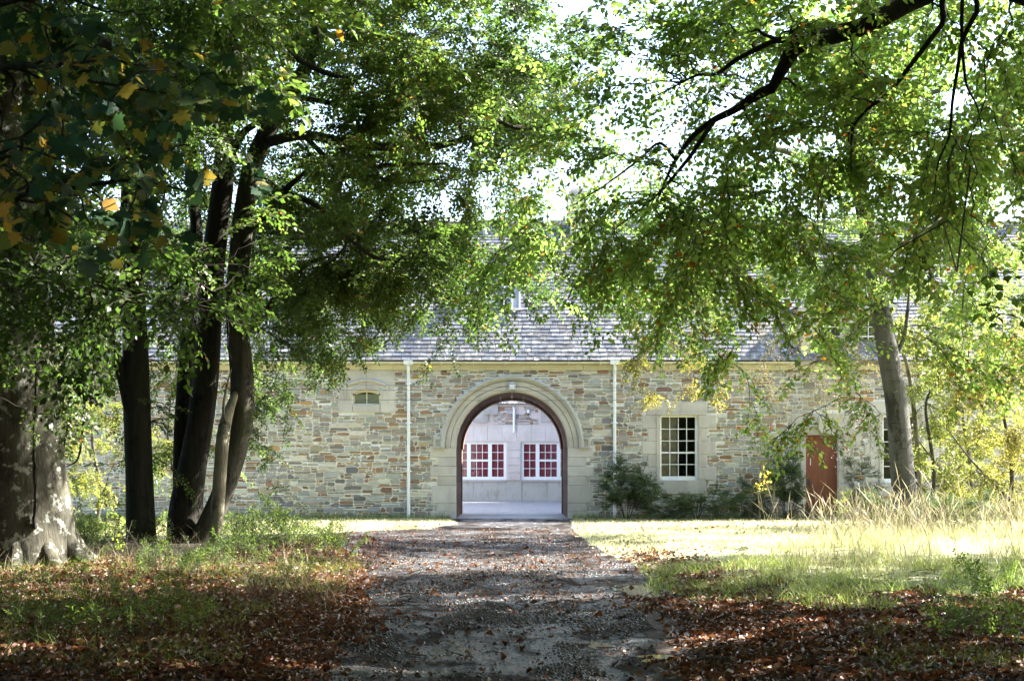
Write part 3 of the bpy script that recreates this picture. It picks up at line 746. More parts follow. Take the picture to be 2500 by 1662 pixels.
def dsash(o):
    a, b, c, d = o; y = D+.06; w = MB(); w.box(a, a+.05, y, y+.08, c, d); w.box(b-.05, b, y, y+.08, c, d); w.box(a+.05, b-.05, y, y+.08, c, c+.08); w.box(a+.05, b-.05, y, y+.08, d-.05, d)
    x = (a+b)/2; w.box(x-.012, x+.012, y+.01, y+.05, c+.08, d-.05)
    for k in (1, 2, 3): z = c+.08+(d-c-.13)*k/4; h = .02 if k == 2 else .011; w.box(a+.05, x-.012, y+.01, y+.05, z-h, z+h); w.box(x+.012, b-.05, y+.01, y+.05, z-h, z+h)
    wn = w.build('dormer_window', M['white'], dormer); p = MB(); p.quad((a, y+.03, c), (b, y+.03, c), (b, y+.03, d), (a, y+.03, d)); p.build('pane', M['glass'], wn)
dsash(W1); dsash(W2)

# lamp over the arch, cables
lt = empty('wall_lamp', (0, D-.05, WZ(952)), 'small grey bulkhead floodlight fixed over the crown of the arch', 'lamp')
l = MB(); l.bbox(-.10, .10, D-.2, D-.045, 3.72, 3.90, .02); l.bbox(-.075, .075, D-.17, D-.05, 3.905, 3.95, .01)
l.build('lamp_body', M['greymetal'], lt)
l = MB(); l.bbox(-.065, .065, D-.222, D-.2, 3.755, 3.875, .012); l.build('lens', M['white'], lt)
l = MB(); l.tube([(0, D-.1, 3.95), (0, D-.05, 4.0), (0, D-.02, 4.0)], .018, 6); l.build('bracket', M['greymetal'], lt)
for k, (p0, p1, lab) in enumerate([((320, 927), (1750, 946), 'topmost thin black cable sagging across the front of the arch'),
        ((320, 943), (1700, 952), 'middle thin black cable crossing in front of the arch'),
        ((320, 968), (1700, 975), 'lowest thin black cable crossing the opening of the arch')]):
    a, b = P(*p0, 41.3), P(*p1, 41.3); tt = np.linspace(0, 1, 24)
    pts = a+(b-a)*tt[:, None]; pts[:, 2] -= .10*4*tt*(1-tt)*.6
    w = MB(); w.tube(pts, .006, 5); tag(w.build('cable', M['wire']), lab, 'cable')

# ------------------------------------------------------------------ the courtyard range behind
CY = 61.7; cp = F/CY
cb = empty('courtyard_building', (0, CY, 0), 'pale ashlar courtyard range with crimson-blinded windows seen through the archway', 'building')
cX = lambda u: (1030+u*.2679-1250)/cp; cZ = lambda v_: EYE+(1131-(880+v_*.2679))/cp
lw = (cX(278), cX(770), cZ(1085), cZ(742)); rw = (cX(905), cX(1397), cZ(1085), cZ(742))
mb = MB(); mb.col = (1, 1, 1); zd_ = cZ(1090)
wall_grid(mb, -16, 16, zd_, cZ(585), CY, [lw, rw], .3); mb.col = (.97, .95, .96); 
mb.quad((-16, CY, cZ(585)), (16, CY, cZ(585)), (16, CY, 4.2), (-16, CY, 4.2))
for xa in np.arange(-6, 6, .62):
    f = RZ.uniform(.93, 1.05); mb.col = (f, f, f); z0 = cZ(735); z1 = cZ(590); mb.bbox(xa+.004, xa+.616, CY-.02, CY, z0, z1, .006)
z0 = zd_; 
while z0 < cZ(745)-.05:
    f = RZ.uniform(.92, 1.05); mb.col = (f, f*.98, f*.97); mb.bbox(cX(780)+.004, cX(900)-.004, CY-.04, CY, z0+.004, min(z0+.32, cZ(742))-.004, .008); z0 += .32
cwall = mb.build('wall', M['pale'], cb)
mb = MB()
for k, xa in enumerate(np.arange(-9, 9, 1.05)):
    f = RZ.uniform(.94, 1.05); mb.col = (f, f, f*.98)
    for (a_, b_) in subtract(xa, xa+1.05, [(cX(770), cX(905))]): mb.bbox(a_+.003, b_-.003, CY-.05, CY+.1, -.1, zd_-.06, .006)
mb.box(cX(770), cX(905), CY-.07, CY+.1, -.1, zd_-.06); mb.quad((-16, CY+.02, -.2), (16, CY+.02, -.2), (16, CY+.02, zd_), (-16, CY+.02, zd_))
mb.col = (.95, .93, .95); mb.box(-9, cX(772), CY-.11, CY+.3, zd_-.058, zd_-.01); mb.box(cX(903), 9, CY-.11, CY+.3, zd_-.058, zd_-.01)
mb.build('dado', M['dado'], cb)
rb = MB(); rubble(rb, random.Random(5), cX(640), cX(1060), cZ(585), cZ(420), CY, lambda z: [(cX(870-45), cX(870+55))] if z > cZ(470) else ([(cX(985), cX(1090))] if z > cZ(520) else []), (.02, .035))
rb.build('rubble_stones', M['rubble'], cwall)
mb = MB(); mb.col = (.9, .9, .92); zt0 = cZ(398)
mb.box(-16, cX(560), CY-.12, CY+.1, zt0-.12, zt0); mb.box(cX(690), 16, CY-.12, CY+.1, zt0-.06, zt0)
for a, b, c, d in ((cX(560), cX(695), cZ(480), cZ(395)), (cX(470), cX(600), cZ(550), cZ(485))): mb.box(a, b, CY-.10, CY, c, d); mb.box(a-.02, b+.02, CY-.16, CY, c-.05, c)
mb.box(cX(1085), cX(1200), CY-.06, CY, cZ(560), cZ(445)); mb.build('string_course', M['dado'], cb)
rf = MB(); slates(rf, -16, 16, (CY-.2, zt0+.02), (CY+3.5, 8.5), random.Random(4), .25, .4); rf.col = (.2, .2, .2); rf.quad((-16, CY-.2, zt0), (16, CY-.2, zt0), (16, CY+3.5, 8.5), (-16, CY+3.5, 8.5)); rf.build('roof', M['slate'], cb)
dp = MB(); dp.tube([(cX(840), CY-.09, cZ(655)), (cX(840), CY-.09, cZ(440)), (cX(835), CY-.03, cZ(425))], .055, 8); dp.build('downpipe', M['white'], cb)
for o in (lw, rw):
    a, b, c, d = o; w = MB(); y = CY+.10; k = (b-a)/492
    us = [0, 25, 132, 167, 325, 360, 467, 492]
    for u0, u1 in ((0, 25), (132, 167), (325, 360), (467, 492)): w.box(a+u0*k, a+u1*k, y, y+.1, c, d)
    for u0, u1 in ((25, 132), (167, 325), (360, 467)): w.box(a+u0*k, a+u1*k, y, y+.1, c, c+.13); w.box(a+u0*k, a+u1*k, y, y+.1, d-.09, d)
    win = w.build('window', M['white'], cb); g = MB(); zi0, zi1 = c+.13, d-.09
    for u0, u1, n in ((25, 132, 2), (167, 325, 3), (360, 467, 2)):
        for q in range(1, n): x = a+(u0+(u1-u0)*q/n)*k; g.box(x-.012, x+.012, y+.03, y+.06, zi0, zi1)
        for q in range(1, 4):
            z = zi0+(zi1-zi0)*q/4; h = .045 if (q == 2 and n == 3) else .012
            for e in range(n): g.box(a+(u0+(u1-u0)*e/n)*k+(.012 if e else 0), a+(u0+(u1-u0)*(e+1)/n)*k-(.012 if e < n-1 else 0), y+.028, y+.062, z-h, z+h)
    g.build('glazing_bars', M['white'], win)
    p = MB(); p.quad((a, y+.05, c), (b, y+.05, c), (b, y+.05, d), (a, y+.05, d)); p.build('pane', M['glass'], win)
    p = MB(); n = 24
    for q in range(n): x0_, x1_ = a+(b-a)*q/n, a+(b-a)*(q+1)/n; ya_ = y+.16+.015*(q % 2); yb_ = y+.16+.015*((q+1) % 2); p.quad((x0_, ya_, c), (x1_, yb_, c), (x1_, yb_, d), (x0_, ya_, d))
    p.build('blind', M['curtain'], win)
mb = MB(); wx0, wx1, wz, wr = 4.2, 9.2, 5.2, 9.3  # unseen wing, placed and sized to shade the courtyard and passage jamb
for a, b in (((wx0, YB+.3), (wx0, CY-.3)), ((wx1, CY-.3), (wx1, YB+.3))): mb.quad((*a, -.1), (*b, -.1), (*b, wz), (*a, wz))
for y in (YB+.3, CY-.3): mb.add([(wx0, y, -.1), (wx1, y, -.1), (wx1, y, wz), ((wx0+wx1)/2, y, wr-.1), (wx0, y, wz)], [(0,1,2,3,4)])
mb.col = (.45, .45, .47); xm = (wx0+wx1)/2
for x in (wx0-.2, wx1+.2): mb.quad((x, YB+.2, wz), (x, CY-.2, wz), (xm, CY-.2, wr), (xm, YB+.2, wr))
mb.build('shade_wing', M['dado'], cb)
fl = empty('wall_lamp', (cX(968), CY-.1, cZ(470)), 'tiny white lamp on the courtyard wall right of the white pipe', 'lamp')
l = MB(); l.bbox(cX(958), cX(980), CY-.15, CY-.02, cZ(480), cZ(448), .01); l.build('lamp_body', M['white'], fl); l = MB(); l.box(cX(962), cX(976), CY-.12, CY-.03, cZ(495), cZ(482)); l.build('lens', M['dark'], fl)

#PLANTS#
# ------------------------------------------------------------------ foliage machinery
RG = np.random.default_rng(42)
DENS = np.array([[int(c) for c in r] for r in [
 "89999988888746789999", "79999999888414689999", "89999988777444689999", "99999999874665789989",
 "99869999987677789888", "89998899878888888888", "78877887752477767889", "56533532000115323389",
 "35543510000001012788", "05543300000000000777"]], float)
def dens(px, py):
    """how thickly the photograph's canopy is leaved around a spot"""
    x = np.clip((np.asarray(px)-62)/125, 0, 18.999); y = np.clip((np.asarray(py)-60)/120, 0, 8.999)
    xi = x.astype(int); yi = y.astype(int); fx = x-xi; fy = y-yi
    return ((DENS[yi,xi]*(1-fx)+DENS[yi,xi+1]*fx)*(1-fy)+(DENS[yi+1,xi]*(1-fx)+DENS[yi+1,xi+1]*fx)*fy)/9
TRUNKS = [(26.4, 42, [(345,1330),(340,1150),(335,1000),(331,850),(325,700),(318,560)]), (26.5, 50, [(455,1340),(470,1150),(490,1030),(505,900),(520,650),(540,480),(546,380)]),
          (26.3, 48, [(545,1200),(588,1030),(592,930),(580,750),(598,500),(618,400),(665,300)]), (31.5, 52, [(2215,1250),(2200,1050),(2184,950),(2150,760),(2125,620)]), (20.5, 110, [(40,1250),(40,900)]), (20.5, 45, [(40,400),(40,150)]), (60, 42, [(1250,690),(1250,775)]), (60, 62, [(895,915),(895,1010)]), (60, 50, [(2005,1040),(2005,1240)])]
def clear(px, py, Y):
    """sprays standing in front of the trunks the photograph leaves in view are mostly dropped"""
    m = np.ones(len(px))
    for yt, w, path in TRUNKS:
        a = np.array(path, float); o = np.argsort(a[:, 1]); cx = np.interp(py, a[o, 1], a[o, 0])
        m[(Y < yt) & (np.abs(px-cx) < w) & (py > a[:, 1].min()) & (py < a[:, 1].max())] = .16
    return m
def proj(p):
    p = np.atleast_2d(p); Y = np.maximum(p[:, 1], .1)
    return 1250+p[:, 0]/Y*F, 1131-(p[:, 2]-EYE)/Y*F
def unit(v): return v/(np.linalg.norm(v, axis=-1, keepdims=True)+1e-9)

LEAF = {  # outline of half a leaf each side of the midrib, y along the leaf
 'beech': (np.array([(0,0,0),(.22,.22,.05),(.33,.52,.07),(0,1,-.06),(-.33,.52,.07),(-.22,.22,.05)]), np.array([(0,1,2,3),(0,3,4,5)])),
 'long': (np.array([(0,0,0),(.10,.25,.03),(.13,.6,.04),(0,1,-.10),(-.13,.6,.04),(-.10,.25,.03)]), np.array([(0,1,2,3),(0,3,4,5)])),
}
_lob = [(0,0),(.13,-.06),(.36,-.02),(.27,.12),(.62,.22),(.5,.33),(.66,.52),(.42,.5),(.30,.56),(.30,.72),(.17,.76),(0,1.0)]
_o = [(x,y,.05*abs(x)-.10*y*y) for x,y in _lob]; _o += [(-x,y,z) for x,y,z in _o[-2:0:-1]]
LEAF['syc'] = (np.array(_o+[(0,.35,.03)]), np.array([(i,(i+1) % len(_o),len(_o)) for i in range(len(_o))]))

def frame(y, z):
    y = unit(y); x = unit(np.cross(y, z)); z = np.cross(x, y); return np.stack([x, y, z], -1)

def make_spray(rng, kind, L, nn, leaf, side, tilt=.45, droop=.25, flat=True):
    """a leafy twig along +Y: verts, leaf faces, twig faces, per-vert tone offset (nan on twigs)"""
    V = []; LF = []; TF = []; T = []; nv = 0
    lt, lf = LEAF[kind]
    def twig(p0, d, ln, k, r):
        nonlocal nv
        t = np.linspace(0, 1, k); pts = p0+d*ln*t[:, None]; pts[:, 2] -= droop*ln*t**2
        pts[1:] += rng.normal(0, .012*ln/.5, (k-1, 3))
        v, f = tube_np(pts, np.linspace(r, r*.4, k), 3)
        V.append(v); TF.append(f+nv); T.append(np.full(len(v), np.nan)); nv += len(v); return pts
    def leaves(pts, step, skip):
        nonlocal nv
        seg = np.linalg.norm(np.diff(pts, axis=0), axis=1); cum = np.r_[0, np.cumsum(seg)]
        s = skip; k = int(rng.integers(2))
        while s < cum[-1]:
            p = np.array([np.interp(s, cum, pts[:, a]) for a in range(3)]); i_ = min(np.searchsorted(cum, s), len(pts)-1); d = unit(pts[i_]-pts[i_-1])
            sd = 1 if k % 2 else -1; k += 1
            side_ = np.cross(d, [0, 0, 1.])*sd
            ang = rng.uniform(.6, 1.15); y = d*math.cos(ang)+side_*math.sin(ang)+np.array([0, 0, rng.normal(-.15, .25)])
            z = np.array([0, 0, 1.])+rng.normal(0, tilt, 3)
            sz = leaf*rng.uniform(.65, 1.2)
            R = frame(y, z); v = (lt*sz*np.array([rng.uniform(.85, 1.15), 1, rng.uniform(-.6, 2.2)])) @ R.T + p + unit(y)*sz*.12
            V.append(v); LF.append(lf+nv); T.append(np.full(len(v), rng.normal(0, .16 if kind != 'syc' else .3)+(rng.random() < .007)*.6)); nv += len(v)
            s += step*rng.uniform(.7, 1.35)
    a = twig(np.zeros(3), np.array([0, 1., 0]), L, nn, .0045 if kind != 'syc' else .005)
    step = leaf*.62
    leaves(a, step, step)
    for q in range(side):
        i_ = 1+int((nn-2)*(q+.5)/side); sd = 1 if q % 2 else -1; ang = rng.uniform(.55, .95)
        d = np.array([sd*math.sin(ang), math.cos(ang), rng.normal(0, .12)])
        b = twig(a[i_], unit(d), L*rng.uniform(.35, .6)*(1-.4*q/side), 4, .003); leaves(b, step, step*.6)
    return np.concatenate(V), np.concatenate(LF), np.concatenate(TF), np.concatenate(T)
rs = np.random.default_rng(1)
LIB = {
 'beech': [make_spray(rs, 'beech', .62, 7, .072, 5) for _ in range(10)],
 'small': [make_spray(rs, 'beech', .50, 6, .058, 5) for _ in range(10)],
 'big': [make_spray(rs, 'beech', .60, 6, .10, 3, .4, .35) for _ in range(8)],
 'syc': [make_spray(rs, 'syc', .55, 6, .135, 2, .55, .35) for _ in range(8)],
 'coarse': [make_spray(rs, 'beech', 1.1, 6, .17, 4) for _ in range(6)],
 'mass': [make_spray(rs, 'beech', 1.7, 5, .30, 4, .6) for _ in range(6)],
 'bush': [make_spray(rs, 'long', .40, 5, .065, 6, .6, .1) for _ in range(8)],
 'bare': [make_spray(rs, 'long', .8, 6, .045, 5, .7, .5) for _ in range(6)],
}
for k in range(len(LIB['bare'])):          # mostly bare twigs: drop three leaves in four
    V, LF, TF, T = LIB['bare'][k]; keep = np.repeat(rs.random(len(LF)//2) < .3, 2); LIB['bare'][k] = (V, LF[keep], TF, T)

def scatter(sets, lib, pos, heading, up, scale, tone, rng):
    """instances of the sprays in one library appended as arrays to sets"""
    which = rng.integers(0, len(lib), len(pos))
    for k in range(len(lib)):
        m = np.where(which == k)[0]
        if not len(m): continue
        V, LF, TF, T = lib[k]
        y = unit(heading[m]); x = unit(np.cross(y, up[m])); z = np.cross(x, y)
        R = np.stack([x, y, z], -1)*scale[m][:, None, None]
        W_ = np.einsum('nij,vj->nvi', R, V)+pos[m][:, None]
        tn = np.where(np.isnan(T)[None], .5, tone[m][:, None]+T[None])
        sets.append((W_.reshape(-1, 3), LF, TF, len(m), len(V), np.clip(tn, 0, 1).ravel()))
def pack(sets, tubes):
    Vs = []; A = {}; n = 0; tn = []
    for W_, LF, TF, m, nv, t in sets:
        off = n+np.arange(m)[:, None, None]*nv
        for f, mi in ((LF, 0), (TF, 1)):
            if len(f): A.setdefault((f.shape[1], mi), []).append((f[None]+off).reshape(-1, f.shape[1]))
        Vs.append(W_); tn.append(t); n += len(W_)
    for pts, r, k in tubes:
        v, f = tube_np(pts, r, k); A.setdefault((4, 1), []).append(f+n); Vs.append(v); tn.append(np.full(len(v), .5)); n += len(v)
    return np.concatenate(Vs), [(np.concatenate(v), k[1]) for k, v in A.items()], np.concatenate(tn)

def smooth_line(pts, n):
    pts = np.array(pts, float); q = np.vstack([2*pts[0]-pts[1], pts, 2*pts[-1]-pts[-2]]); out = []
    m = len(pts)-1
    for t in np.linspace(0, m-1e-6, n):
        i_ = int(t); u = t-i_; p0, p1, p2, p3 = q[i_:i_+4]
        out.append(.5*((2*p1)+(-p0+p2)*u+(2*p0-5*p1+4*p2-p3)*u*u+(-p0+3*p1-3*p2+p3)*u**3))
    return np.array(out)

class Tree:
    def __init__(s, name, loc, label, cat, bark, leaf, seed, group=None, twig='twig'):
        s.e = empty(name, loc, label, cat, group); s.bark = M[bark]; s.leaf = M[leaf]; s.twig = M[twig]
        s.rng = np.random.default_rng(seed); s.nodes = []; s.dirs = []; s.rad = []; s.sets = []; s.tubes = []; s.trunk = ([], [], 0); s.tv = []; s.tf = []; s.tn = 0
    def limb(s, pts, r, sides=10, n=None, rough=.05, flare=0, nodes=True, skip=0):
        pts = np.array(pts, float); n = n or max(8, len(pts)*5); k = len(pts)
        c = smooth_line(pts, n); r = np.interp(np.linspace(0, 1, n), np.linspace(0, 1, len(r)), r)
        v, f = tube_np(c, r, sides); v = v.reshape(n, sides, 3)
        th = np.arange(sides)/sides*2*np.pi
        d = v-c[:, None]
        zz = np.linspace(0, np.linalg.norm(np.diff(c, axis=0), axis=1).sum(), n)
        nz = (fbm(np.cos(th)[None]*1.3+zz[:, None]*.6+10, np.sin(th)[None]*1.3+zz[:, None]*.25+s.tn*.01+5, 4)-.5)*4*rough
        if flare:
            h = np.clip(1-zz/flare, 0, 1)[:, None]**2; nz = nz+h*(.35+.42*np.cos(th*5+1)[None]*.8+.25*np.cos(th*3)[None])
        v = c[:, None]+d*(1+nz)[:, :, None]
        s.tv.append(v.reshape(-1, 3)); s.tf.append(f+s.tn); s.tn += n*sides
        s.tf_caps = True
        if nodes:
            g = unit(np.gradient(c, axis=0)); s.nodes += list(c[skip:]); s.dirs += list(g[skip:]); s.rad += list(r[skip:])
    def grow(s, targets, rmax=.05, up=.12, droop=.1, k=7):
        """branches from the nearest wood out to every target"""
        t0 = np.array(s.nodes); order = np.argsort([np.min(((t0-t)**2).sum(1)) for t in targets]); ends = []
        for t in np.array(targets)[order]:
            N = np.array(s.nodes); Rn = np.array(s.rad); dd = np.linalg.norm(N-t, axis=1)+np.where(Rn < .012, .4, 0)+np.maximum(0, N[:, 2]-t[2])*.15
            b = int(np.argmin(dd)); L = np.linalg.norm(N[b]-t)
            if L < .15: continue
            ctrl = N[b]+unit(s.dirs[b]+unit(t-N[b])*.8)*L*.45+np.array([0, 0, up*L])
            u = np.linspace(0, 1, k)[:, None]; c = (1-u)**2*N[b]+2*u*(1-u)*ctrl+u*u*t
            c[1:-1] += s.rng.normal(0, .035*L, (k-2, 3)); c[:, 2] -= droop*L*(u[:, 0]**3)
            r0 = min(Rn[b]*.75, .010+.014*L, rmax); r = np.linspace(r0, .004, k)
            s.tubes.append((c, r, 5 if r0 > .012 else 4))
            g = unit(np.gradient(c, axis=0)); s.nodes += list(c[1:]); s.dirs += list(g[1:]); s.rad += list(r[1:])
            ends.append((c, g))
        return ends
    def leafsprays(s, ends, lib, per, tone=.5, scale=1., drop=.25, keep=None, tmin=.35, spread=.8, power=1.0):
        rng = s.rng; pos = []; hd = []
        for c, g in ends:
            n = rng.poisson(per)
            for q in range(n):
                t = rng.uniform(tmin, 1)*(len(c)-1.001); i_ = int(t); u = t-i_
                p = c[i_]*(1-u)+c[i_+1]*u; d = g[i_]+rng.normal(0, spread, 3)*np.array([1, 1, .45]); d[2] -= drop
                pos.append(p); hd.append(d)
            pos.append(c[-1]); hd.append(g[-1]+np.array([0, 0, -drop]))
        pos = np.array(pos); hd = unit(np.array(hd))
        px, py = proj(pos+hd*.3*scale); ins = (px > -80) & (px < 2580) & (py > -80) & (pos[:, 1] > 1)
        pr = np.where(ins, np.clip(dens(px, py)*1.12, 0, 1)**power, 1) if keep is None else keep(px, py, pos)
        pr = pr*np.where(ins, clear(px, py, pos[:, 1]), 1)
        m = rng.random(len(pos)) < pr
        pos = pos[m]; hd = hd[m]; n = len(pos)
        up = np.array([0, 0, 1.])+rng.normal(0, .35, (n, 3))
        tn = np.clip(tone+(fbm(pos[:, 0]*.8+3, pos[:, 2]*.8+pos[:, 1]*.3, 2)-.5)*.8+rng.normal(0, .05, n), .05, max(.62, tone))
        scatter(s.sets, LIB[lib], pos, hd, up, scale*rng.uniform(.75, 1.2, n), tn, rng)
        s.count = getattr(s, 'count', 0)+n
    def finish(s, crown='crown', trunk='trunk'):
        if s.tv: np_mesh(trunk, np.concatenate(s.tv), [(np.concatenate(s.tf), 0)], [s.bark], parent=s.e, smooth=True)
        if s.sets or s.tubes:
            V, fs, t = pack(s.sets, s.tubes); np_mesh(crown, V, fs, [s.leaf, s.twig], t, parent=s.e)

def px_targets(rng, n, x, y, Y, power=1.0, dmask=True):
    """points spread through a slab of space seen between pixel bounds, thinned where the canopy is open"""
    px = rng.uniform(*x, n*4); py = rng.uniform(*y, n*4); d = rng.uniform(*Y, n*4)
    pr = np.where((px > -60) & (px < 2560) & (py > -60), dens(px, py)**power, .8) if dmask else np.ones(n*4)
    m = np.where(rng.random(n*4) < pr)[0][:n]
    return np.stack([(px[m]-1250)/F*d[m], d[m], EYE+(1131-py[m])/F*d[m]], -1)
def ball(rng, n, c, r):
    v = rng.normal(size=(n, 3)); v = unit(v)*rng.uniform(.45, 1, (n, 1))**.6; return np.array(c)+v*np.array(r)
def gz(x, y): return float(gh(x, y))

# ------------------------------------------------------------------ trees on the left
# the big beech at the left edge
T = Tree('beech_tree', (-7.05, 21, 0), 'massive smooth grey beech trunk with pale lichen patches at the left edge', 'tree', 'bark_beech', 'leaf_mid', 1)
T.limb([(-7.05,21,-.25),(-7.06,21,.7),(-7.15,21,1.6),(-7.28,21,3.2),(-7.42,21.1,5),(-7.55,21.2,7),(-7.5,21.4,9.5),(-7.3,21.5,12)], [.84,.72,.66,.63,.60,.55,.42,.2], 48, 90, .05, 1.0)
for a_ in (-2.7, -2.0, -1.45, -.85, -.25, .6, 2.2): T.limb([(-7.05+.45*math.cos(a_),21+.45*math.sin(a_),.75),(-7.05+.80*math.cos(a_),21+.80*math.sin(a_),.26),(-7.05+1.15*math.cos(a_+.08),21+1.15*math.sin(a_+.08),.06),(-7.05+1.7*math.cos(a_+.15),21+1.7*math.sin(a_+.15),-.12)], [.17,.13,.085,.04], 10, 16, .12, nodes=False)
T.limb([P(70,215,21.1),P(105,150,21),P(150,100,20.8),P(240,95,20.6),P(330,150,20.3),P(430,190,20)], [.17,.13,.11,.08,.06,.04], 10)
T.limb([P(60,640,20.9),P(20,640,20.2),P(60,665,19.6),P(110,690,19),P(160,705,18.4),P(175,735,18.2)], [.05,.035,.03,.028,.022,.015], 8)
T.limb([(-7.5,21.2,6.5),(-6.6,19.5,7.6),(-5.2,17.5,8.2),(-3.5,16,8.6)], [.2,.15,.1,.05], 10)
T.limb([(-7.5,21.2,7.5),(-8.6,19,9),(-9.5,17,10)], [.2,.12,.06], 8)
T.limb([(-7.2,21,2.9),(-6.9,19.5,3.6),(-6.1,17,3.75),(-4.6,15.2,3.5),(-3.2,14.4,3.2)], [.07,.055,.045,.03,.015], 8)
se = MB(); se.tube(smooth_line([P(90,860,20.41),P(88,980,20.40),P(83,1080,20.385),P(87,1180,20.36),P(85,1290,20.33)], 24)+np.random.default_rng(2).normal(0, .006, (24, 3)), np.linspace(.022, .03, 24), 6); se.build('bark_seam', M['bark_dark'], T.e)
e = T.grow(px_targets(T.rng, 90, (-100,650), (-100,640), (16,23)))
e2 = T.grow(px_targets(T.rng, 80, (0,640), (570,890), (13,17)), droop=.15)
T.leafsprays(e, 'beech', 9, .42); T.leafsprays(e2, 'big', 5, .4, .8, .3)
e = T.grow(ball(T.rng, 60, (-7,20,11), (6,6,4.5))); T.leafsprays(e, 'coarse', 6, .5)
e = T.grow(px_targets(T.rng, 14, (-40,200), (880,1020), (17,20))); T.leafsprays(e, 'beech', 4, .45)
T.finish()

def tq(x, y, Y): return P(x, y, Y)
# tall dark straight trunk
Y1 = 26.6
T = Tree('broadleaf_tree', (P(345,1330,Y1)[0], Y1, 0), 'straight near-black trunk with a thinner grey stem leaving it low on its left', 'tree', 'bark_dark', 'leaf_mid', 2)
T.limb([P(345,1345,Y1),P(344,1280,Y1),P(340,1150,Y1),P(335,1000,Y1),P(331,850,Y1),P(325,700,Y1),P(318,560,Y1),P(322,400,Y1),P(330,220,Y1),P(350,0,Y1),P(360,-250,Y1)], [.30,.27,.255,.25,.23,.21,.20,.17,.14,.11,.06], 18, 50, .03, .5)
T.limb([P(318,1000,Y1-.1),P(300,930,Y1-.1),P(282,860,Y1-.2),P(262,800,Y1-.3),P(250,745,Y1-.4),P(235,690,Y1-.5),P(215,560,Y1-.8)], [.12,.10,.09,.08,.07,.06,.03], 10)
T.limb([P(262,805,Y1-.3),P(240,795,Y1-.4),P(215,815,Y1-.5),P(205,860,Y1-.5),P(190,905,Y1-.6),P(170,960,Y1-.6),P(165,1040,Y1-.6),P(152,1110,Y1-.6)], [.05,.04,.035,.03,.025,.025,.02,.012], 7)
T.limb([P(205,860,Y1-.5),P(202,930,Y1-.4),P(206,990,Y1-.4),P(200,1060,Y1-.3),P(190,1120,Y1-.3),P(160,1140,Y1-.3)], [.028,.028,.025,.022,.018,.01], 7)
T.limb([P(322,420,Y1),P(260,300,Y1-.5),P(180,220,Y1-1)], [.08,.06,.03], 8)
e = T.grow(px_targets(T.rng, 60, (60,560), (-60,860), (24,28)), droop=.18); T.leafsprays(e, 'beech', 9, .4)
e = T.grow(px_targets(T.rng, 30, (130,460), (860,1180), (26.5,28.5)), droop=.3); T.leafsprays(e, 'small', 5, .75)
e = T.grow(ball(T.rng, 50, (-7.5,27,12.5), (4,4,4))); T.leafsprays(e, 'coarse', 6, .5)
T.finish()

# twin dark stems
Y2 = 26.9
T = Tree('broadleaf_tree', (P(455,1340,Y2)[0], Y2, 0), 'dark furrowed twin-stemmed trunk forking just above the undergrowth', 'tree', 'bark_dark', 'leaf_mid', 3)
T.limb([P(455,1350,Y2),P(452,1270,Y2),P(468,1150,Y2),P(490,1030,Y2),P(505,900,Y2),P(512,780,Y2),P(520,650,Y2),P(535,520,Y2),P(545,430,Y2),P(548,300,Y2),P(530,150,Y2),P(500,-100,Y2)], [.36,.33,.27,.25,.24,.22,.22,.21,.2,.16,.12,.07], 18, 50, .035, .6)
T.limb([P(450,1250,Y2+.15),P(444,1120,Y2+.2),P(448,980,Y2+.3),P(458,850,Y2+.4),P(465,740,Y2+.5),P(480,600,Y2+.6),P(470,450,Y2+.7),P(440,250,Y2+.8),P(420,50,Y2+1)], [.21,.17,.155,.15,.14,.12,.10,.07,.04], 14, 40, .03)
T.limb([P(545,440,Y2),P(590,330,Y2-.3),P(640,280,Y2-.6),P(560,180,Y2-.9),P(525,130,Y2-1.2)], [.09,.07,.055,.045,.02], 8)
T.limb([P(560,75,Y2-2),P(620,85,Y2-2),P(700,130,Y2-2.2),P(800,180,Y2-2.5),P(850,190,Y2-2.7)], [.07,.065,.06,.045,.02], 8)
T.limb([P(530,150,Y2),P(545,110,Y2-1),P(560,75,Y2-2)], [.09,.08,.07], 8)
T.limb([P(640,280,Y2-.6),P(720,240,Y2-.6),P(830,255,Y2-.8),P(960,262,Y2-1),P(1060,262,Y2-1.2),P(1140,235,Y2-1.4)], [.06,.055,.045,.035,.025,.012], 8)
e = T.grow(px_targets(T.rng, 120, (330,1100), (-80,560), (25,30))); T.leafsprays(e, 'beech', 8, .5)
e = T.grow(px_targets(T.rng, 44, (120,640), (540,900), (28,33), dmask=False), droop=.25); T.leafsprays(e, 'small', 8, .62, keep=lambda px, py, p: np.where(clear(px, py, p[:, 1]) < 1, .2, .85))
e = T.grow(px_targets(T.rng, 24, (330,640), (880,1200), (28,30)), droop=.3); T.leafsprays(e, 'small', 5, .72)
e = T.grow(ball(T.rng, 34, (-5,26,13), (4.5,4,4))); T.leafsprays(e, 'coarse', 6, .5)
T.finish()

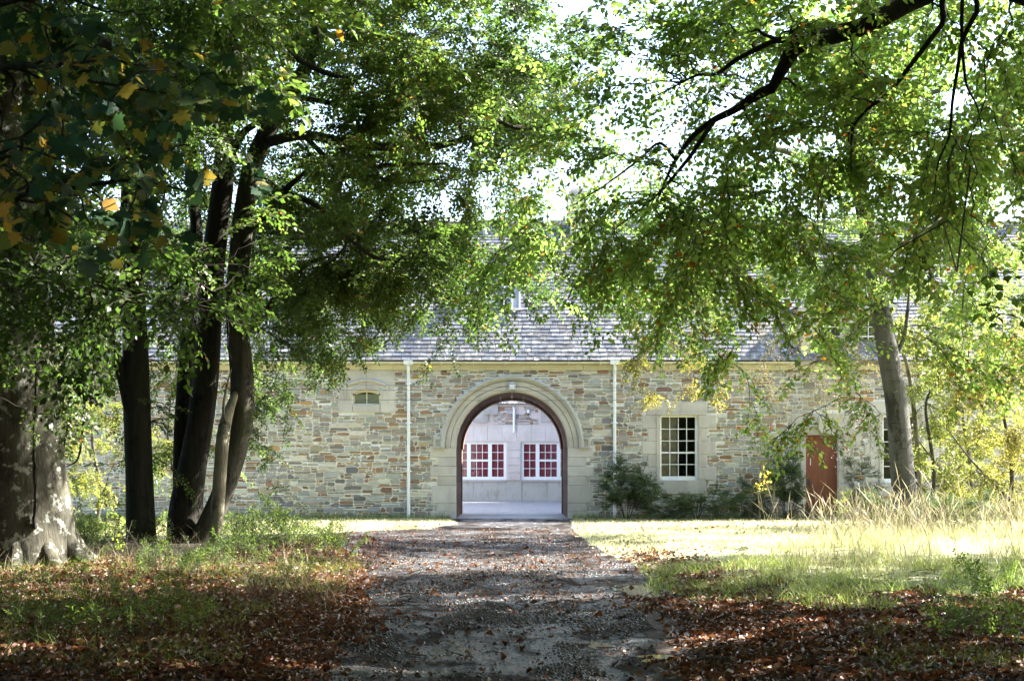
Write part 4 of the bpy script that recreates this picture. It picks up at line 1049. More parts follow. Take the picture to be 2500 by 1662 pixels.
# the curved stem with long limbs reaching right
Y3 = 26.6
T = Tree('broadleaf_tree', (P(480,1345,Y3)[0], Y3, 0), 'curving grey-brown trunk bowed to the right whose long limbs reach over the track', 'tree', 'bark_brown', 'leaf_mid', 4)
T.limb([P(478,1352,Y3),P(505,1290,Y3),P(545,1200,Y3),P(572,1110,Y3),P(588,1030,Y3),P(592,930,Y3),P(582,820,Y3),P(578,720,Y3),P(588,600,Y3),P(598,500,Y3),P(618,400,Y3),P(665,300,Y3),P(720,215,Y3),P(770,100,Y3),P(800,-100,Y3)], [.28,.21,.2,.215,.235,.22,.205,.2,.195,.19,.175,.16,.15,.11,.07], 18, 64, .03, .5)
T.limb([P(600,725,Y3),P(640,675,Y3-.3),P(690,630,Y3-.6),P(725,570,Y3-.9)], [.085,.075,.065,.04], 8)
T.limb([P(596,820,Y3+.2),P(650,760,Y3+.3),P(700,690,Y3+.3),P(760,640,Y3+.2),P(810,625,Y3)], [.08,.07,.055,.045,.02], 8)
T.limb([P(606,560,Y3),P(650,520,Y3-.2),P(690,470,Y3-.4),P(745,420,Y3-.8)], [.10,.085,.07,.03], 8)
T.limb([P(690,470,Y3-.4),P(770,500,Y3-.8),P(830,560,Y3-1.2),P(880,605,Y3-1.5),P(930,635,Y3-1.8),P(990,640,Y3-2)], [.055,.05,.045,.04,.035,.02], 8)
T.limb([P(640,350,Y3),P(740,330,Y3-.5),P(860,350,Y3-1),P(960,360,Y3-1.5),P(1080,355,Y3-2),P(1180,320,Y3-2.4),P(1220,300,Y3-2.6),P(1270,315,Y3-2.8),P(1350,305,Y3-3),P(1430,288,Y3-3.2)], [.11,.09,.075,.07,.06,.05,.04,.028,.018,.01], 8)
T.limb([P(860,350,Y3-1),P(900,405,Y3-1.2),P(960,402,Y3-1.4),P(1090,400,Y3-1.7)], [.06,.05,.04,.02], 8)
T.limb([P(830,430,Y3-1),P(900,430,Y3-1.1),P(980,445,Y3-1.3),P(1060,440,Y3-1.5)], [.04,.04,.03,.015], 8)
T.limb([P(740,330,Y3-.5),P(790,380,Y3-.8),P(830,430,Y3-1)], [.055,.05,.04], 8)
T.limb([P(1160,350,Y3-2.3),P(1222,360,Y3-2.3),P(1226,395,Y3-2.3),P(1205,420,Y3-2.3)], [.03,.025,.02,.01], 6)
e = T.grow(px_targets(T.rng, 150, (640,1300), (120,880), (24,29.5))); T.leafsprays(e, 'beech', 8.5, .5)
e = T.grow(px_targets(T.rng, 50, (620,1180), (520,860), (25,28)), droop=.25); T.leafsprays(e, 'beech', 7, .5)
e = T.grow(px_targets(T.rng, 70, (600,940), (480,960), (27,30)), droop=.25); T.leafsprays(e, 'small', 8, .6)
e = T.grow(px_targets(T.rng, 120, (830,1440), (-80,380), (22.5,27))); T.leafsprays(e, 'beech', 9, .5)
e = T.grow(px_targets(T.rng, 22, (560,720), (900,1220), (27,29.5)), droop=.3); T.leafsprays(e, 'small', 5, .55)
e = T.grow(ball(T.rng, 50, (-1,23.5,13), (5.5,4.5,4))); T.leafsprays(e, 'coarse', 6, .5)
T.finish()

# slim pale snag leaning on it
T = Tree('broken_tree', (P(525,1355,25.4)[0], 25.4, 0), 'slim pale smooth stem with a broken top leaning against the curved trunk', 'tree', 'bark_pale', 'leaf_dark', 5)
Y4 = 25.6
T.limb([P(523,1360,Y4),P(526,1320,Y4),P(532,1230,Y4),P(538,1150,Y4),P(543,1080,Y4),P(550,1035,Y4+.2),P(562,995,Y4+.5),P(580,950,Y4+.95)], [.17,.125,.12,.12,.12,.115,.09,.05], 16, 30, .05, .3)
T.limb([P(552,1035,Y4),P(545,1000,Y4-.05),P(552,950,Y4-.1),P(565,900,Y4-.1)], [.03,.024,.02,.01], 6)
e = T.grow(px_targets(T.rng, 3, (490,590), (840,960), (25,25.6))); T.leafsprays(e, 'beech', 2, .7)
T.finish()

# dark seam down the big beech
R_ = np.array([P(92,870,20.36),P(88,980,20.33),P(84,1080,20.31),P(87,1180,20.28),P(86,1270,20.26)]) if False else None
# sycamore whose branches hang in from the left, close to the camera
T = Tree('sycamore_tree', (-4.3, 7.6, 0), 'sycamore branches with big lobed green and yellow leaves hanging in at top left', 'tree', 'bark_brown', 'leaf_syc', 6)
T.limb([(-4.3,7.6,-.2),(-4.25,7.6,1.5),(-4.2,7.6,3.2),(-4.3,7.5,5.5),(-4.2,7.4,8)], [.26,.2,.18,.15,.08], 16, 30, .03, .4)
T.limb([(-4.2,7.6,3.0),P(-60,510,7.4),P(60,475,7.2),P(180,458,7.1),P(330,440,6.9),P(470,470,6.8)], [.05,.02,.014,.011,.008,.004], 7)
T.limb([(-4.2,7.6,3.6),P(-60,170,7.2),P(60,160,7),P(120,175,6.9),P(260,205,6.8),P(420,230,6.7)], [.05,.018,.014,.012,.008,.004], 7)
T.limb([(-4.2,7.6,3.3),P(-40,390,6.8),P(60,330,6.6),P(110,285,6.5)], [.04,.012,.009,.005], 7)
T.limb([(-4.2,7.6,3.9),P(-60,20,7),P(100,-20,6.8),P(260,30,6.7)], [.04,.014,.01,.005], 7)
tg = np.concatenate([px_targets(T.rng, 50, (-60,420), (-60,560), (6,7.8)), px_targets(T.rng, 18, (300,590), (60,540), (6,7.8))])
e = T.grow(tg, droop=.15); T.leafsprays(e, 'syc', 1.15, .47, .58, .45, keep=lambda px, py, p: np.where((py > 560) | (px > 640), 0, np.where(px > 430, .45, .85)*np.where((px < 90) & (py > 130) & (py < 330), .25, 1)))
e = T.grow(ball(T.rng, 20, (-4.4,7.4,7), (2.2,2.6,2.2))); T.leafsprays(e, 'syc', 5, .5, 1.4)
T.finish()

# yellow-green young trees behind the left trunks
for k, (px_, Yk, n, wd, top) in enumerate([(235, 37, 22, 110, 880), (130, 34, 16, 90, 950), (420, 38.5, 14, 70, 960)]):
    c = P(px_, 1131, Yk); T = Tree('young_tree', (c[0], Yk, 0), ['bright yellow-green young tree between the beech and the near-black trunk', 'small sunlit yellow-green tree just behind the big beech trunk', 'thin yellow-green young tree behind the gap between the dark trunks'][k], 'tree', 'bark_brown', 'leaf_yellow', 20+k, 'young trees by the wall')
    T.limb([(c[0],Yk,-.1),(c[0]+.1,Yk,1),(c[0]-.1,Yk,2.2),(c[0],Yk,3.6)], [.06,.05,.04,.015], 8)
    e = T.grow(px_targets(T.rng, n, (px_-wd,px_+wd), (top,1240), (Yk-1,Yk+1), dmask=False), droop=.2); T.leafsprays(e, 'small', 6, .42, keep=lambda px, py, p: np.full(len(px), .8)); T.finish()

# ------------------------------------------------------------------ trees on the right
# leaning silver trunk
YE = 32.0
T = Tree('silver_tree', (P(2215,1307,YE)[0], YE, 0), 'leaning silver-grey trunk with dark bands and a sunlit right edge', 'tree', 'bark_silver', 'leaf_beech', 7)
T.limb([P(2222,1312,YE),P(2212,1240,YE),P(2203,1150,YE),P(2196,1050,YE),P(2184,950,YE),P(2166,850,YE),P(2150,760,YE),P(2135,660,YE),P(2118,570,YE),P(2095,450,YE),P(2060,250,YE),P(2050,0,YE),P(2080,-250,YE)], [.33,.28,.262,.252,.243,.232,.22,.2,.18,.155,.12,.09,.05], 24, 64, .02, .5)
T.limb([P(2150,690,YE+.1),P(2190,700,YE+.2),P(2240,660,YE+.5),P(2300,600,YE+.8),P(2380,540,YE+1)], [.10,.085,.08,.06,.03], 8)
T.limb([P(2140,650,YE+.1),P(2180,675,YE+.2),P(2230,680,YE+.3),P(2260,700,YE+.3)], [.09,.07,.05,.03], 8)
T.limb([P(2180,880,YE),P(2205,830,YE),P(2215,770,YE),P(2220,700,YE)], [.06,.05,.04,.02], 8)
T.limb([P(2100,480,YE),P(1990,400,YE-.6),P(1870,360,YE-1.2),P(1760,380,YE-1.8)], [.11,.08,.06,.03], 8)
T.limb([P(2080,350,YE),P(2200,260,YE-.3),P(2350,200,YE-.6)], [.10,.07,.04], 8)
e = T.grow(px_targets(T.rng, 110, (1300,2560), (300,780), (29,35))); T.leafsprays(e, 'beech', 8, .62)
e = T.grow(px_targets(T.rng, 40, (2050,2560), (-80,420), (29,34))); T.leafsprays(e, 'beech', 8, .65)
e = T.grow(ball(T.rng, 26, (9,30,12), (5,5,4))); T.leafsprays(e, 'coarse', 6, .5)
T.finish()

# overhead beech: trunk outside the picture on the right
T = Tree('overhanging_beech', (7.2, 13.5, 0), 'dark limb of an overhanging beech sweeping in from the top right corner', 'tree', 'bark_dark', 'leaf_beech', 8)
T.limb([(7.2,13.5,-.2),(7.1,13.5,2),(7.0,13.5,5),(6.9,13.6,8),(6.5,13.8,11),(6,14,14)], [.5,.42,.36,.32,.22,.1], 18, 40, .03, .8)
T.limb([(7.0,13.5,5.0),P(2420,-50,13.8),P(2250,-8,14),P(2130,55,14),P(2050,82,14.2),P(1985,95,14.2),P(1940,118,14.3),P(1912,165,14.5),P(1885,215,14.6)], [.18,.12,.10,.09,.087,.095,.086,.065,.05], 14, 50, .04)
T.limb([P(1885,215,14.6),P(1840,238,14.8),P(1790,270,15),P(1740,295,15.1),P(1690,335,15.3),P(1650,390,15.6),P(1625,440,15.8),P(1605,490,16)], [.058,.05,.042,.036,.028,.022,.016,.008], 8)
T.limb([P(1745,292,15.1),P(1720,330,15),P(1690,375,15),P(1650,425,15),P(1610,470,15.1),P(1570,505,15.2),P(1500,560,15.3)], [.03,.026,.022,.018,.014,.01,.005], 8)
T.limb([P(1650,390,15.6),P(1610,350,15.7),P(1560,390,15.8),P(1480,450,16),P(1400,500,16.2)], [.02,.016,.013,.01,.005], 7)
T.limb([P(1945,125,14.3),P(1938,95,14.3),P(1942,65,14.3)], [.075,.055,.05], 8)
T.limb([P(1940,110,14.4),P(1905,98,14.6),P(1870,110,14.8),P(1800,145,15),P(1750,180,15.2),P(1700,185,15.4),P(1640,215,15.6),P(1580,245,15.8)], [.04,.035,.03,.026,.022,.016,.01,.006], 8)
T.limb([(6.9,13.5,5.4),P(2380,-40,13),P(2300,60,13.1),P(2250,125,13.2),P(2200,190,13.3),P(2170,228,13.4),P(2110,275,13.6),P(2080,325,13.8),P(2078,420,14)], [0.0462, 0.033, 0.0264, 0.0238, 0.0211, 0.0185, 0.0145, 0.0106, 0.0053], 8)
T.limb([(6.9,13.5,5.2),P(2440,-60,12.6),P(2385,30,12.7),P(2350,100,12.8),P(2338,170,12.9),P(2325,250,13),P(2318,330,13.1),P(2290,400,13.2),P(2280,480,13.3)], [0.0462, 0.0264, 0.0238, 0.0198, 0.0172, 0.0145, 0.0119, 0.0086, 0.004], 8)
T.limb([P(2350,-20,12.8),P(2348,80,12.8),P(2358,200,12.9),P(2385,260,13),P(2400,330,13.1)], [0.0198, 0.0165, 0.0132, 0.0092, 0.004], 8)
T.limb([(6.9,13.6,7),(4.5,12.6,8.3),(2.0,12,8.8),(-.2,12,8.8)], [.16,.12,.08,.03], 10)
e = T.grow(px_targets(T.rng, 130, (1400,2560), (-80,620), (13,18.5))); T.leafsprays(e, 'beech', 6, .62)
e = T.grow(px_targets(T.rng, 46, (1180,1640), (150,760), (15,20), .7), droop=.3); T.leafsprays(e, 'beech', 4, .6, power=.8)
e = T.grow(px_targets(T.rng, 24, (1420,1800), (-60,240), (14,18), .6), droop=.2); T.leafsprays(e, 'beech', 5, .4)
e = T.grow(px_targets(T.rng, 46, (1620,2560), (520,900), (15,20)), droop=.35); T.leafsprays(e, 'beech', 5, .65)
e = T.grow([P(*p) for p in [(1810,880,17),(1830,960,17),(1850,1010,17),(1960,1000,15.5),(1925,1040,15.5),(2020,1010,15),(2100,960,15.5),(2150,1000,16),(1980,880,16),(2060,900,16),(2000,800,16),(1640,760,17)]], droop=.1); T.leafsprays(e, 'beech', 3, .66, .8, .4, keep=lambda px, py, p: np.full(len(px), .8), tmin=.7)
e = T.grow([P(*p) for p in [(2420,90,7.6),(2470,130,7.6),(2440,310,7.6),(2480,260,7.5),(2400,380,7.8),(2480,360,7.6),(2370,445,7.8),(2460,560,7.6)]]); T.leafsprays(e, 'beech', .6, .1, .8, .3, tmin=.85, keep=lambda px, py, p: np.where(px > 2330, 1, 0))
e = T.grow(ball(T.rng, 44, (5,12,9.8), (6.5,5,3.5))); T.leafsprays(e, 'coarse', 6, .5)
T.finish()

# off to the right: unseen tree added to shade the middle of the track
T = Tree('shade_tree', (14.5, 21, 0), 'tall unseen broadleaf tree off to the right, added to shade the track', 'tree', 'bark_brown', 'leaf_dark', 9)
T.limb([(14.5,21,-.2),(14.4,21,3),(14.2,21,7),(14,21,12)], [.5,.4,.3,.1], 14, 30, .03, .8)
e = T.grow(ball(T.rng, 90, (13.5,21,9.5), (5,5.5,4.5))); T.leafsprays(e, 'coarse', 7, .5); T.finish()

# unseen wood around the camera, added and thinned to shape the shade
rng = np.random.default_rng(90); pos = []
while len(pos) < 11500:
    p = np.array([rng.uniform(-17, 17), rng.uniform(-16, 30), rng.uniform(.6, 14)])
    if p[1] < 1.5: ok = p[1] < -3 or p[2] > 7
    else: ok = abs(p[0]) > .40*p[1]+2.6 or p[2] > EYE+.36*p[1]+2.2
    if -8 < p[0] < -1 and -9 < p[1] < 5 and p[2] > 4: ok = ok and rng.random() < .12
    if p[1] > 9 and p[0] > 0: ok = ok and p[2] > 5.5 and rng.random() < (.9 if p[0] < 3 else .5 if p[1] < 15 else .32 if p[1] < 22 else .12)
    if p[1] > 20: ok = ok and (p[2] > 8 and p[0] > -11 or p[0] < -12)
    if ok and fbm(p[0]*.35+p[2]*.2, p[1]*.35+p[2]*.3, 2) > .30: pos.append(p)
pos = np.array(pos); hd = rng.normal(size=pos.shape)*np.array([1, 1, .5]); sets = []; tubes = []
scatter(sets, LIB['mass'], pos, unit(hd), np.array([0, 0, 1.])+rng.normal(0, .5, pos.shape), rng.uniform(.9, 1.4, len(pos)), np.full(len(pos), .45), rng)
for x, y in ((-9, -2), (-6, -9), (2, -8), (8, -6), (-11, 8), (11, 2), (12, 9), (-3, -13), (6, -14)):
    tubes.append((np.array([(x, y, -.1), (x+.1, y, 4), (x, y+.2, 9), (x+.3, y, 13)]), np.array([.4, .32, .22, .1]), 12))
V, fs, t = pack(sets, tubes)
tag(np_mesh('shade_woodland', V, fs, [M['leaf_dark'], M['bark_dark']], t), 'unseen wood closing round and over the near end of the track, added for shade', None, None, 'stuff')

# drooping olive branches over the eaves and the half-bare twigs
T = Tree('slender_tree', (10.75, 38.6, 0), 'slender tree with drooping olive-yellow foliage hanging in front of the gutter', 'tree', 'bark_brown', 'leaf_olive', 10)
T.limb([(10.75,38.6,0),(10.6,38.6,2.2),(9.9,38.4,5.2),(8.4,38.2,6.9),(6.4,38,7.2)], [.07,.06,.05,.04,.02], 8)
T.limb([(7.4,38.1,7.1),P(1740,700,38),P(1720,780,38),P(1640,810,38),P(1580,860,38)], [.035,.03,.025,.018,.008], 7)
keep_o = lambda px, py, p: np.where((px > 1495) & (px < 1790) & (py > 660) & (py < 1020), .95, .3)
e = T.grow(px_targets(T.rng, 46, (1510,1760), (660,960), (36.5,39), dmask=False), droop=.3); T.leafsprays(e, 'small', 7, .45, .85, .6, keep=keep_o); T.finish()
T = Tree('bare_tree', (10.2, 36, 0), 'half-bare grey twigs with a few withered leaves hanging before the dormer', 'tree', 'bark_pale', 'leaf_olive', 11, twig='twig_pale')
T.limb([(10.2,36,-.1),(10.1,36,2),(9.7,35.9,4.4),(8.6,35.8,5.4),(7.6,35.7,5.6)], [.07,.06,.05,.035,.015], 8)
e = T.grow(px_targets(T.rng, 34, (1830,2120), (700,960), (34.5,36.5), dmask=False), droop=.35); T.leafsprays(e, 'bare', 3, .7, 1, .5, keep=lambda px, py, p: np.full(len(px), .9), tmin=.2)
e = T.grow(px_targets(T.rng, 12, (2030,2170), (960,1110), (34.5,36), dmask=False), droop=.3); T.leafsprays(e, 'bare', 3, .2, .8, .4, keep=lambda px, py, p: np.full(len(px), .9))
bm = []; 
for c, g in e:
    for q in range(14): bm.append(c[T.rng.integers(2, 7)]+T.rng.normal(0, .12, 3))
T.finish()
b = MB()
for p in bm:
    r = .016; b.add([(p[0],p[1],p[2]+r),(p[0]+r,p[1],p[2]),(p[0],p[1]-r,p[2]),(p[0]-r,p[1],p[2]),(p[0],p[1]+r,p[2]),(p[0],p[1],p[2]-r)], [(0,2,1),(0,3,2),(0,4,3),(0,1,4),(5,1,2),(5,2,3),(5,3,4),(5,4,1)])
tag(b.build('berries', M['berry'], T.e), None, None, None, 'stuff')

# yellow-green small trees at the right edge
for k, (px_, Yk, n, x, y, lib, tone) in enumerate([(2360, 37.5, 120, (2180,2560), (560,1230), 'small', .38), (2460, 33.5, 60, (2330,2560), (780,1250), 'small', .3), (2270, 35.5, 46, (2190,2420), (800,1260), 'small', .3), (1935, 37.5, 30, (1740,2150), (560,860), 'small', .55)][:3]):
    c = P(px_, 1131, Yk)
    T = Tree('hedge_tree', (c[0], Yk, 0), ['tall golden-green bushy tree filling the right edge before the roof', 'darker olive-green bushy tree at the right edge with low branches', 'low yellow-green bushy tree directly right of the silver trunk'][k], 'tree', 'bark_brown', 'leaf_yellow' if k != 1 else 'leaf_olive', 30+k, 'bushy trees at the right edge')
    T.limb([(c[0],Yk,-.1),(c[0]+.1,Yk,1.4),(c[0]-.1,Yk,3),(c[0]+.2,Yk,5.5 if k == 0 else 3.6)], [.06,.05,.035,.015], 8)
    T.limb([(c[0],Yk,.8),(c[0]-.9,Yk-.4,1.6),(c[0]-1.6,Yk-.6,2.4)], [.03,.022,.012], 7)
    e = T.grow(px_targets(T.rng, n, x, y, (Yk-1.6,Yk+1.6), dmask=False), droop=.2); T.leafsprays(e, lib, 7, tone, keep=lambda px, py, p: np.full(len(px), .85)); T.finish()

# ------------------------------------------------------------------ shrubs and plants by the wall
def shrub(name, label, px_, Yk, boxes, lib, leaf, per, tone, seed, n, cat='shrub', group=None, sc=.8):
    c = P(px_, 1131, Yk); T = Tree(name, (c[0], Yk, 0), label, cat, 'bark_brown', leaf, seed, group)
    for q in range(5):
        a = q*1.3; T.limb([(c[0]+.05*math.cos(a),Yk+.05*math.sin(a),-.02),(c[0]+.25*math.cos(a),Yk+.2*math.sin(a),.5)], [.018,.01], 5, 5)
    tg = []
    for (x0, x1, y0, y1, m) in boxes: tg.append(px_targets(T.rng, m, (x0,x1), (y0,y1), (Yk-.5,Yk+.4), dmask=False))
    e = T.grow(np.concatenate(tg), rmax=.012, up=.2, droop=.05); T.leafsprays(e, lib, per, tone, sc, -.2, keep=lambda px, py, p: np.full(len(px), 1.), spread=.6)
    T.finish('foliage', 'stems')
shrub('shrub', 'large rounded dark green shrub right of the arch beside the downpipe', 1530, 41.0, [(1470,1600,1160,1255,40),(1500,1570,1130,1170,12)], 'bush', 'leaf_bush', 13, .45, 41, 0, 'shrub', 'dark green shrubs along the wall')
shrub('shrub', 'tall bushy dark green shrub just left of the red-brown door', 1925, 41.2, [(1880,1975,1160,1255,30),(1895,1960,1110,1165,12)], 'bush', 'leaf_bush', 13, .42, 42, 0, 'shrub', 'dark green shrubs along the wall')
shrub('shrub', 'smaller thin dark green shrub right of the red-brown door', 2105, 41.2, [(2070,2150,1170,1255,18),(2075,2140,1130,1175,7)], 'bush', 'leaf_bush', 8, .42, 43, 0, 'shrub', 'dark green shrubs along the wall')
shrub('low_plants', 'low straggling green plants along the wall foot below the sash window', 1700, 41.1, [(1590,1880,1215,1258,60),(1740,1770,1190,1220,4),(1810,1860,1180,1220,8)], 'bush', 'leaf_bush', 10, .75, 44, 0, 'plants', None, .7)
shrub('sapling', 'young plant with large yellow leaves against the wall left of the door', 1845, 40.6, [(1818,1880,1180,1215,5)], 'big', 'leaf_yellow', .6, .8, 45, 0, 'plant', None, .9)
shrub('sapling', 'small yellow-leaved bush growing in front of the red-brown door', 2035, 38.5, [(2010,2060,1200,1265,16)], 'small', 'leaf_yellow', 2.5, .35, 46, 0, 'plant', None, .6)
shrub('low_plants', 'dark tangle of low plants at the foot of the silver trunk', 2260, 31.0, [(2110,2420,1215,1290,50)], 'bush', 'leaf_bush', 9, .6, 47, 0, 'plants', None, .7)

# undergrowth on the left bank
def under(name, label, cat, seed, pts, lib, leaf, per, tone, sc, h):
    T = Tree(name, (pts[0][0], pts[0][1], 0), label, cat, 'bark_brown', leaf, seed)
    for x, y in pts:
        z = gz(x, y); hh = h*T.rng.uniform(.6, 1.2); dx, dy = T.rng.normal(0, .25*hh, 2)
        c = np.array([(x,y,z-.02),(x+dx*.3,y+dy*.3,z+hh*.5),(x+dx,y+dy,z+hh)]); c = smooth_line(c, 5); T.tubes.append((c, np.linspace(.006, .003, 5), 4))
        T.leafsprays([(c, unit(np.gradient(c, axis=0)))], lib, per, tone, sc, -.1, keep=lambda px, py, p: np.full(len(px), 1.), tmin=.3)
    T.finish('foliage'); return T
rr = np.random.default_rng(77)
def scat(n, xr, yr, dens_f=None):
    out = []
    while len(out) < n:
        px_ = rr.uniform(*xr); py_ = rr.uniform(*yr); x, y = G(px_, py_)
        if inpoly(np.array([x]), np.array([y]), TRACK)[0]: continue
        if dens_f and rr.random() > dens_f(px_, py_): continue
        out.append((x, y))
    return out
under('undergrowth', 'sunlit nettles and brambles on the bank between the leaning trunks and the track', 'undergrowth', 51, scat(90, (540,860), (1318,1400), lambda x, y: 1 if y > 1330 or x < 700 else .4), 'bush', 'leaf_under', 2.4, .5, .7, .34)
under('undergrowth', 'shaded leafy brambles between the big beech and the near-black trunk', 'undergrowth', 52, scat(90, (180,420), (1285,1400)), 'bush', 'leaf_under', 2.2, .4, .65, .28)
under('undergrowth', 'leafy ground plants in front of the leaning trunks on the left bank', 'undergrowth', 53, scat(80, (300,760), (1370,1450)), 'bush', 'leaf_under', 1.6, .45, .55, .16)
under('undergrowth', 'scattered low green plants among the leaves in the left foreground', 'undergrowth', 54, scat(90, (0,520), (1430,1640)), 'bush', 'leaf_under', 1.6, .45, .5, .14)
under('nettle_clump', 'upright green nettle clump at the track edge where it bends left', 'plant', 55, scat(16, (790,850), (1352,1372)), 'bush', 'leaf_under', 4, .6, .8, .5) if False else None
under('sapling', 'leafy sapling with broad bright leaves in front of the near-black trunk', 'plant', 56, [G(300,1415), G(330,1420), G(350,1412)], 'big', 'leaf_under', 2, .8, .6, .62)
under('bramble', 'pale green bramble leaves spreading over fallen leaves at bottom right', 'plant', 57, scat(26, (2270,2500), (1450,1640)), 'beech', 'leaf_under', 1, .35, .42, .11)
False and under('bramble', 'tangled brambles against the grass at the right edge', 'plant', 58, scat(34, (2380,2560), (1420,1500)), 'beech', 'leaf_under', 1.3, .45, .45, .2)

# ------------------------------------------------------------------ grass and fallen leaves
def blades(name, label, xy, h, w, mats, seed, lean=.5, seg=2, tone=.5, zoff=-.01, head=False, cat=None):
    rng = np.random.default_rng(seed); n = len(xy); x, y = xy[:, 0], xy[:, 1]; z = gh(x, y)+zoff
    a = rng.uniform(0, 2*np.pi, n); H = h*rng.lognormal(0, .28, n); ln = np.abs(rng.normal(lean, lean*.5, n))*H
    ld = rng.uniform(0, 2*np.pi, n); t = np.linspace(0, 1, seg+1)
    P_ = np.stack([x[:, None]+np.cos(ld)[:, None]*ln[:, None]*t**2, y[:, None]+np.sin(ld)[:, None]*ln[:, None]*t**2, z[:, None]+H[:, None]*(t-.18*t**3*np.minimum(lean, 1))], -1)
    prof = (1-t)**.7; prof[-1] = .08
    if head: prof = np.where((t > .80) & (t < .99), 2.6, .8); prof[-1] = .2
    wv = np.stack([np.cos(a), np.sin(a), np.zeros(n)], -1)*(w*rng.uniform(.6, 1.3, n))[:, None]
    L = P_-wv[:, None]*prof[None, :, None]*.5; R = P_+wv[:, None]*prof[None, :, None]*.5
    V = np.stack([L, R], 2).reshape(-1, 3); k = 2*(seg+1); q = np.arange(seg)
    f = np.stack([2*q, 2*q+1, 2*q+3, 2*q+2], -1); Fq = (f[None]+np.arange(n)[:, None, None]*k).reshape(-1, 4)
    tn = np.clip(np.repeat(tone+rng.normal(0, .2, n)+(fbm(x*1.5, y*1.5, 2)-.5)*.6, k), 0, 1)
    o = np_mesh(name, V, [(Fq, 0)], mats, tn); tag(o, label, None, None, 'stuff'); return o
def fill(n, x0, x1, y0, y1, f, seed):
    rng = np.random.default_rng(seed); out = []
    m = 0
    while m < n:
        x = rng.uniform(x0, x1, n); y = np.sqrt(rng.uniform(0, 1, n)*(y1**2-y0**2)+y0**2) if False else rng.uniform(y0, y1, n)
        k = rng.random(n) < f(x, y); out.append(np.stack([x, y], -1)[k]); m += k.sum()
        if not k.any(): break
    return np.concatenate(out)[:n]
inL = lambda x, y: (inpoly(x, y, LAWN_L) | inpoly(x, y, LAWN_R))
vis = lambda x, y: (np.abs(x) < .37*y+1)
A = fill(170000, -16, 16, 25, 41.93, lambda x, y: (inL(x, y) & vis(x, y)).astype(float), 61)
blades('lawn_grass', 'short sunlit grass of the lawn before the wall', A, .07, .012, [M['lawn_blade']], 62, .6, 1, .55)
edge = fill(9000, -15, 15, 41.4, 41.95, lambda x, y: (np.abs(x) > 1.75)*(fbm(x*2, y)*1.2), 63)
blades('wall_foot_grass', 'longer grass fringe at the foot of the stone wall', edge, .16, .012, [M['grass']], 64, .5, 2, .35)
tz = lambda x, y: np.clip((proj(np.stack([x, y, x*0], -1))[0]-1700-(1420-proj(np.stack([x, y, x*0], -1))[1])*1.2)/260, 0, 1)*(fbm(x*.9, y*.5, 3) > .40)
A = fill(6500, 2.5, 15, 17, 34, lambda x, y: tz(x, y)*vis(x, y)*np.clip((34-y)/5, .1, 1), 65)
blades('tall_grass', 'long green grass on the right between the lawn and the shade', A, .24, .007, [M['grass']], 66, .7, 4, .6)
A = fill(1250, 2.5, 15, 19, 33, lambda x, y: tz(x, y)*vis(x, y)*np.clip((proj(np.stack([x, y, x*0], -1))[0]-1680)/500, 0, 1), 67)
blades('dry_grass', 'tall dry straw-coloured grass stalks with seed heads on the right', A, .80, .006, [M['dry']], 68, .4, 7, .6, head=True)
A = fill(2600, 2.2, 15, 18, 33, lambda x, y: tz(x, y)*vis(x, y), 69)
blades('dry_grass_base', 'bleached matted grass at the base of the dry stalks', A, .40, .008, [M['dry']], 70, .8, 4, .7)
tuft = lambda x, y: (fbm(x*1.4, y*1.0, 3) > .54)*(np.abs(x+.1) > 2.0)
A = fill(8000, -8, 8, 10, 24, lambda x, y: tuft(x, y)*vis(x, y)*~inL(x, y), 71)
blades('woodland_grass', 'thin grass tufts growing through the fallen leaves', A, .12, .006, [M['grass']], 72, 1.0, 3, .08)
A = fill(1800, -8, -1.6, 15, 24, lambda x, y: (fbm(x*1.1+3, y*.8, 3) > .52)*vis(x, y)*(~inpoly(x, y, TRACK)), 73)
blades('bank_grass', 'longer half-dry grass on the left bank', A, .27, .006, [M['dry']], 74, .7, 4, .25)
A = fill(9000, 1.8, 8, 13.8, 21, lambda x, y: vis(x, y)*(x > 1.4+(20-y)*.28)*(fbm(x*1.2+5, y*.9, 3) > .47), 75)
blades('verge_grass', 'green shaded grass along the near edge of the right-hand lawn', A, .17, .008, [M['grass']], 76, .9, 4, .3)
A = fill(4200, -8, -2.2, 11, 21, lambda x, y: vis(x, y)*(fbm(x*1.3+8, y*.9, 3) > .46), 77)
blades('shade_grass', 'dark green grass on the left bank below the big beech', A, .13, .006, [M['grass']], 78, 1, 3, .05)
# fallen leaves
def litter(name, label, xy, size, seed, lift=.012):
    rng = np.random.default_rng(seed); n = len(xy); z = gh(xy[:, 0], xy[:, 1])+lift+rng.uniform(0, .02, n)
    a = rng.uniform(0, 2*np.pi, n); y = np.stack([np.cos(a), np.sin(a), rng.normal(0, .28, n)], -1); zz = np.stack([rng.normal(0, .42, n), rng.normal(0, .42, n), np.ones(n)], -1)
    y = unit(y); x = unit(np.cross(y, zz)); zz = np.cross(x, y); s_ = size*np.clip(rng.lognormal(-.05, .32, n), .4, 2)
    lt, lf = LEAF['beech']; curl = rng.uniform(-1, 6, n)
    lv = np.repeat(lt[None], n, 0).copy(); lv[:, :, 2] *= curl[:, None]; lv *= s_[:, None, None]; lv[:, :, 1] -= s_[:, None]*.5
    V = np.einsum('nij,nvj->nvi', np.stack([x, y, zz], -1), lv)+np.concatenate([xy, z[:, None]], 1)[:, None]
    Fq = (lf[None]+np.arange(n)[:, None, None]*6).reshape(-1, 4)
    tn = np.clip(np.repeat(rng.beta(1.7, 1.9, n), 6), 0, 1)
    o = np_mesh(name, V.reshape(-1, 3), [(Fq, 0)], [M['litter']], tn); tag(o, label, None, None, 'stuff')
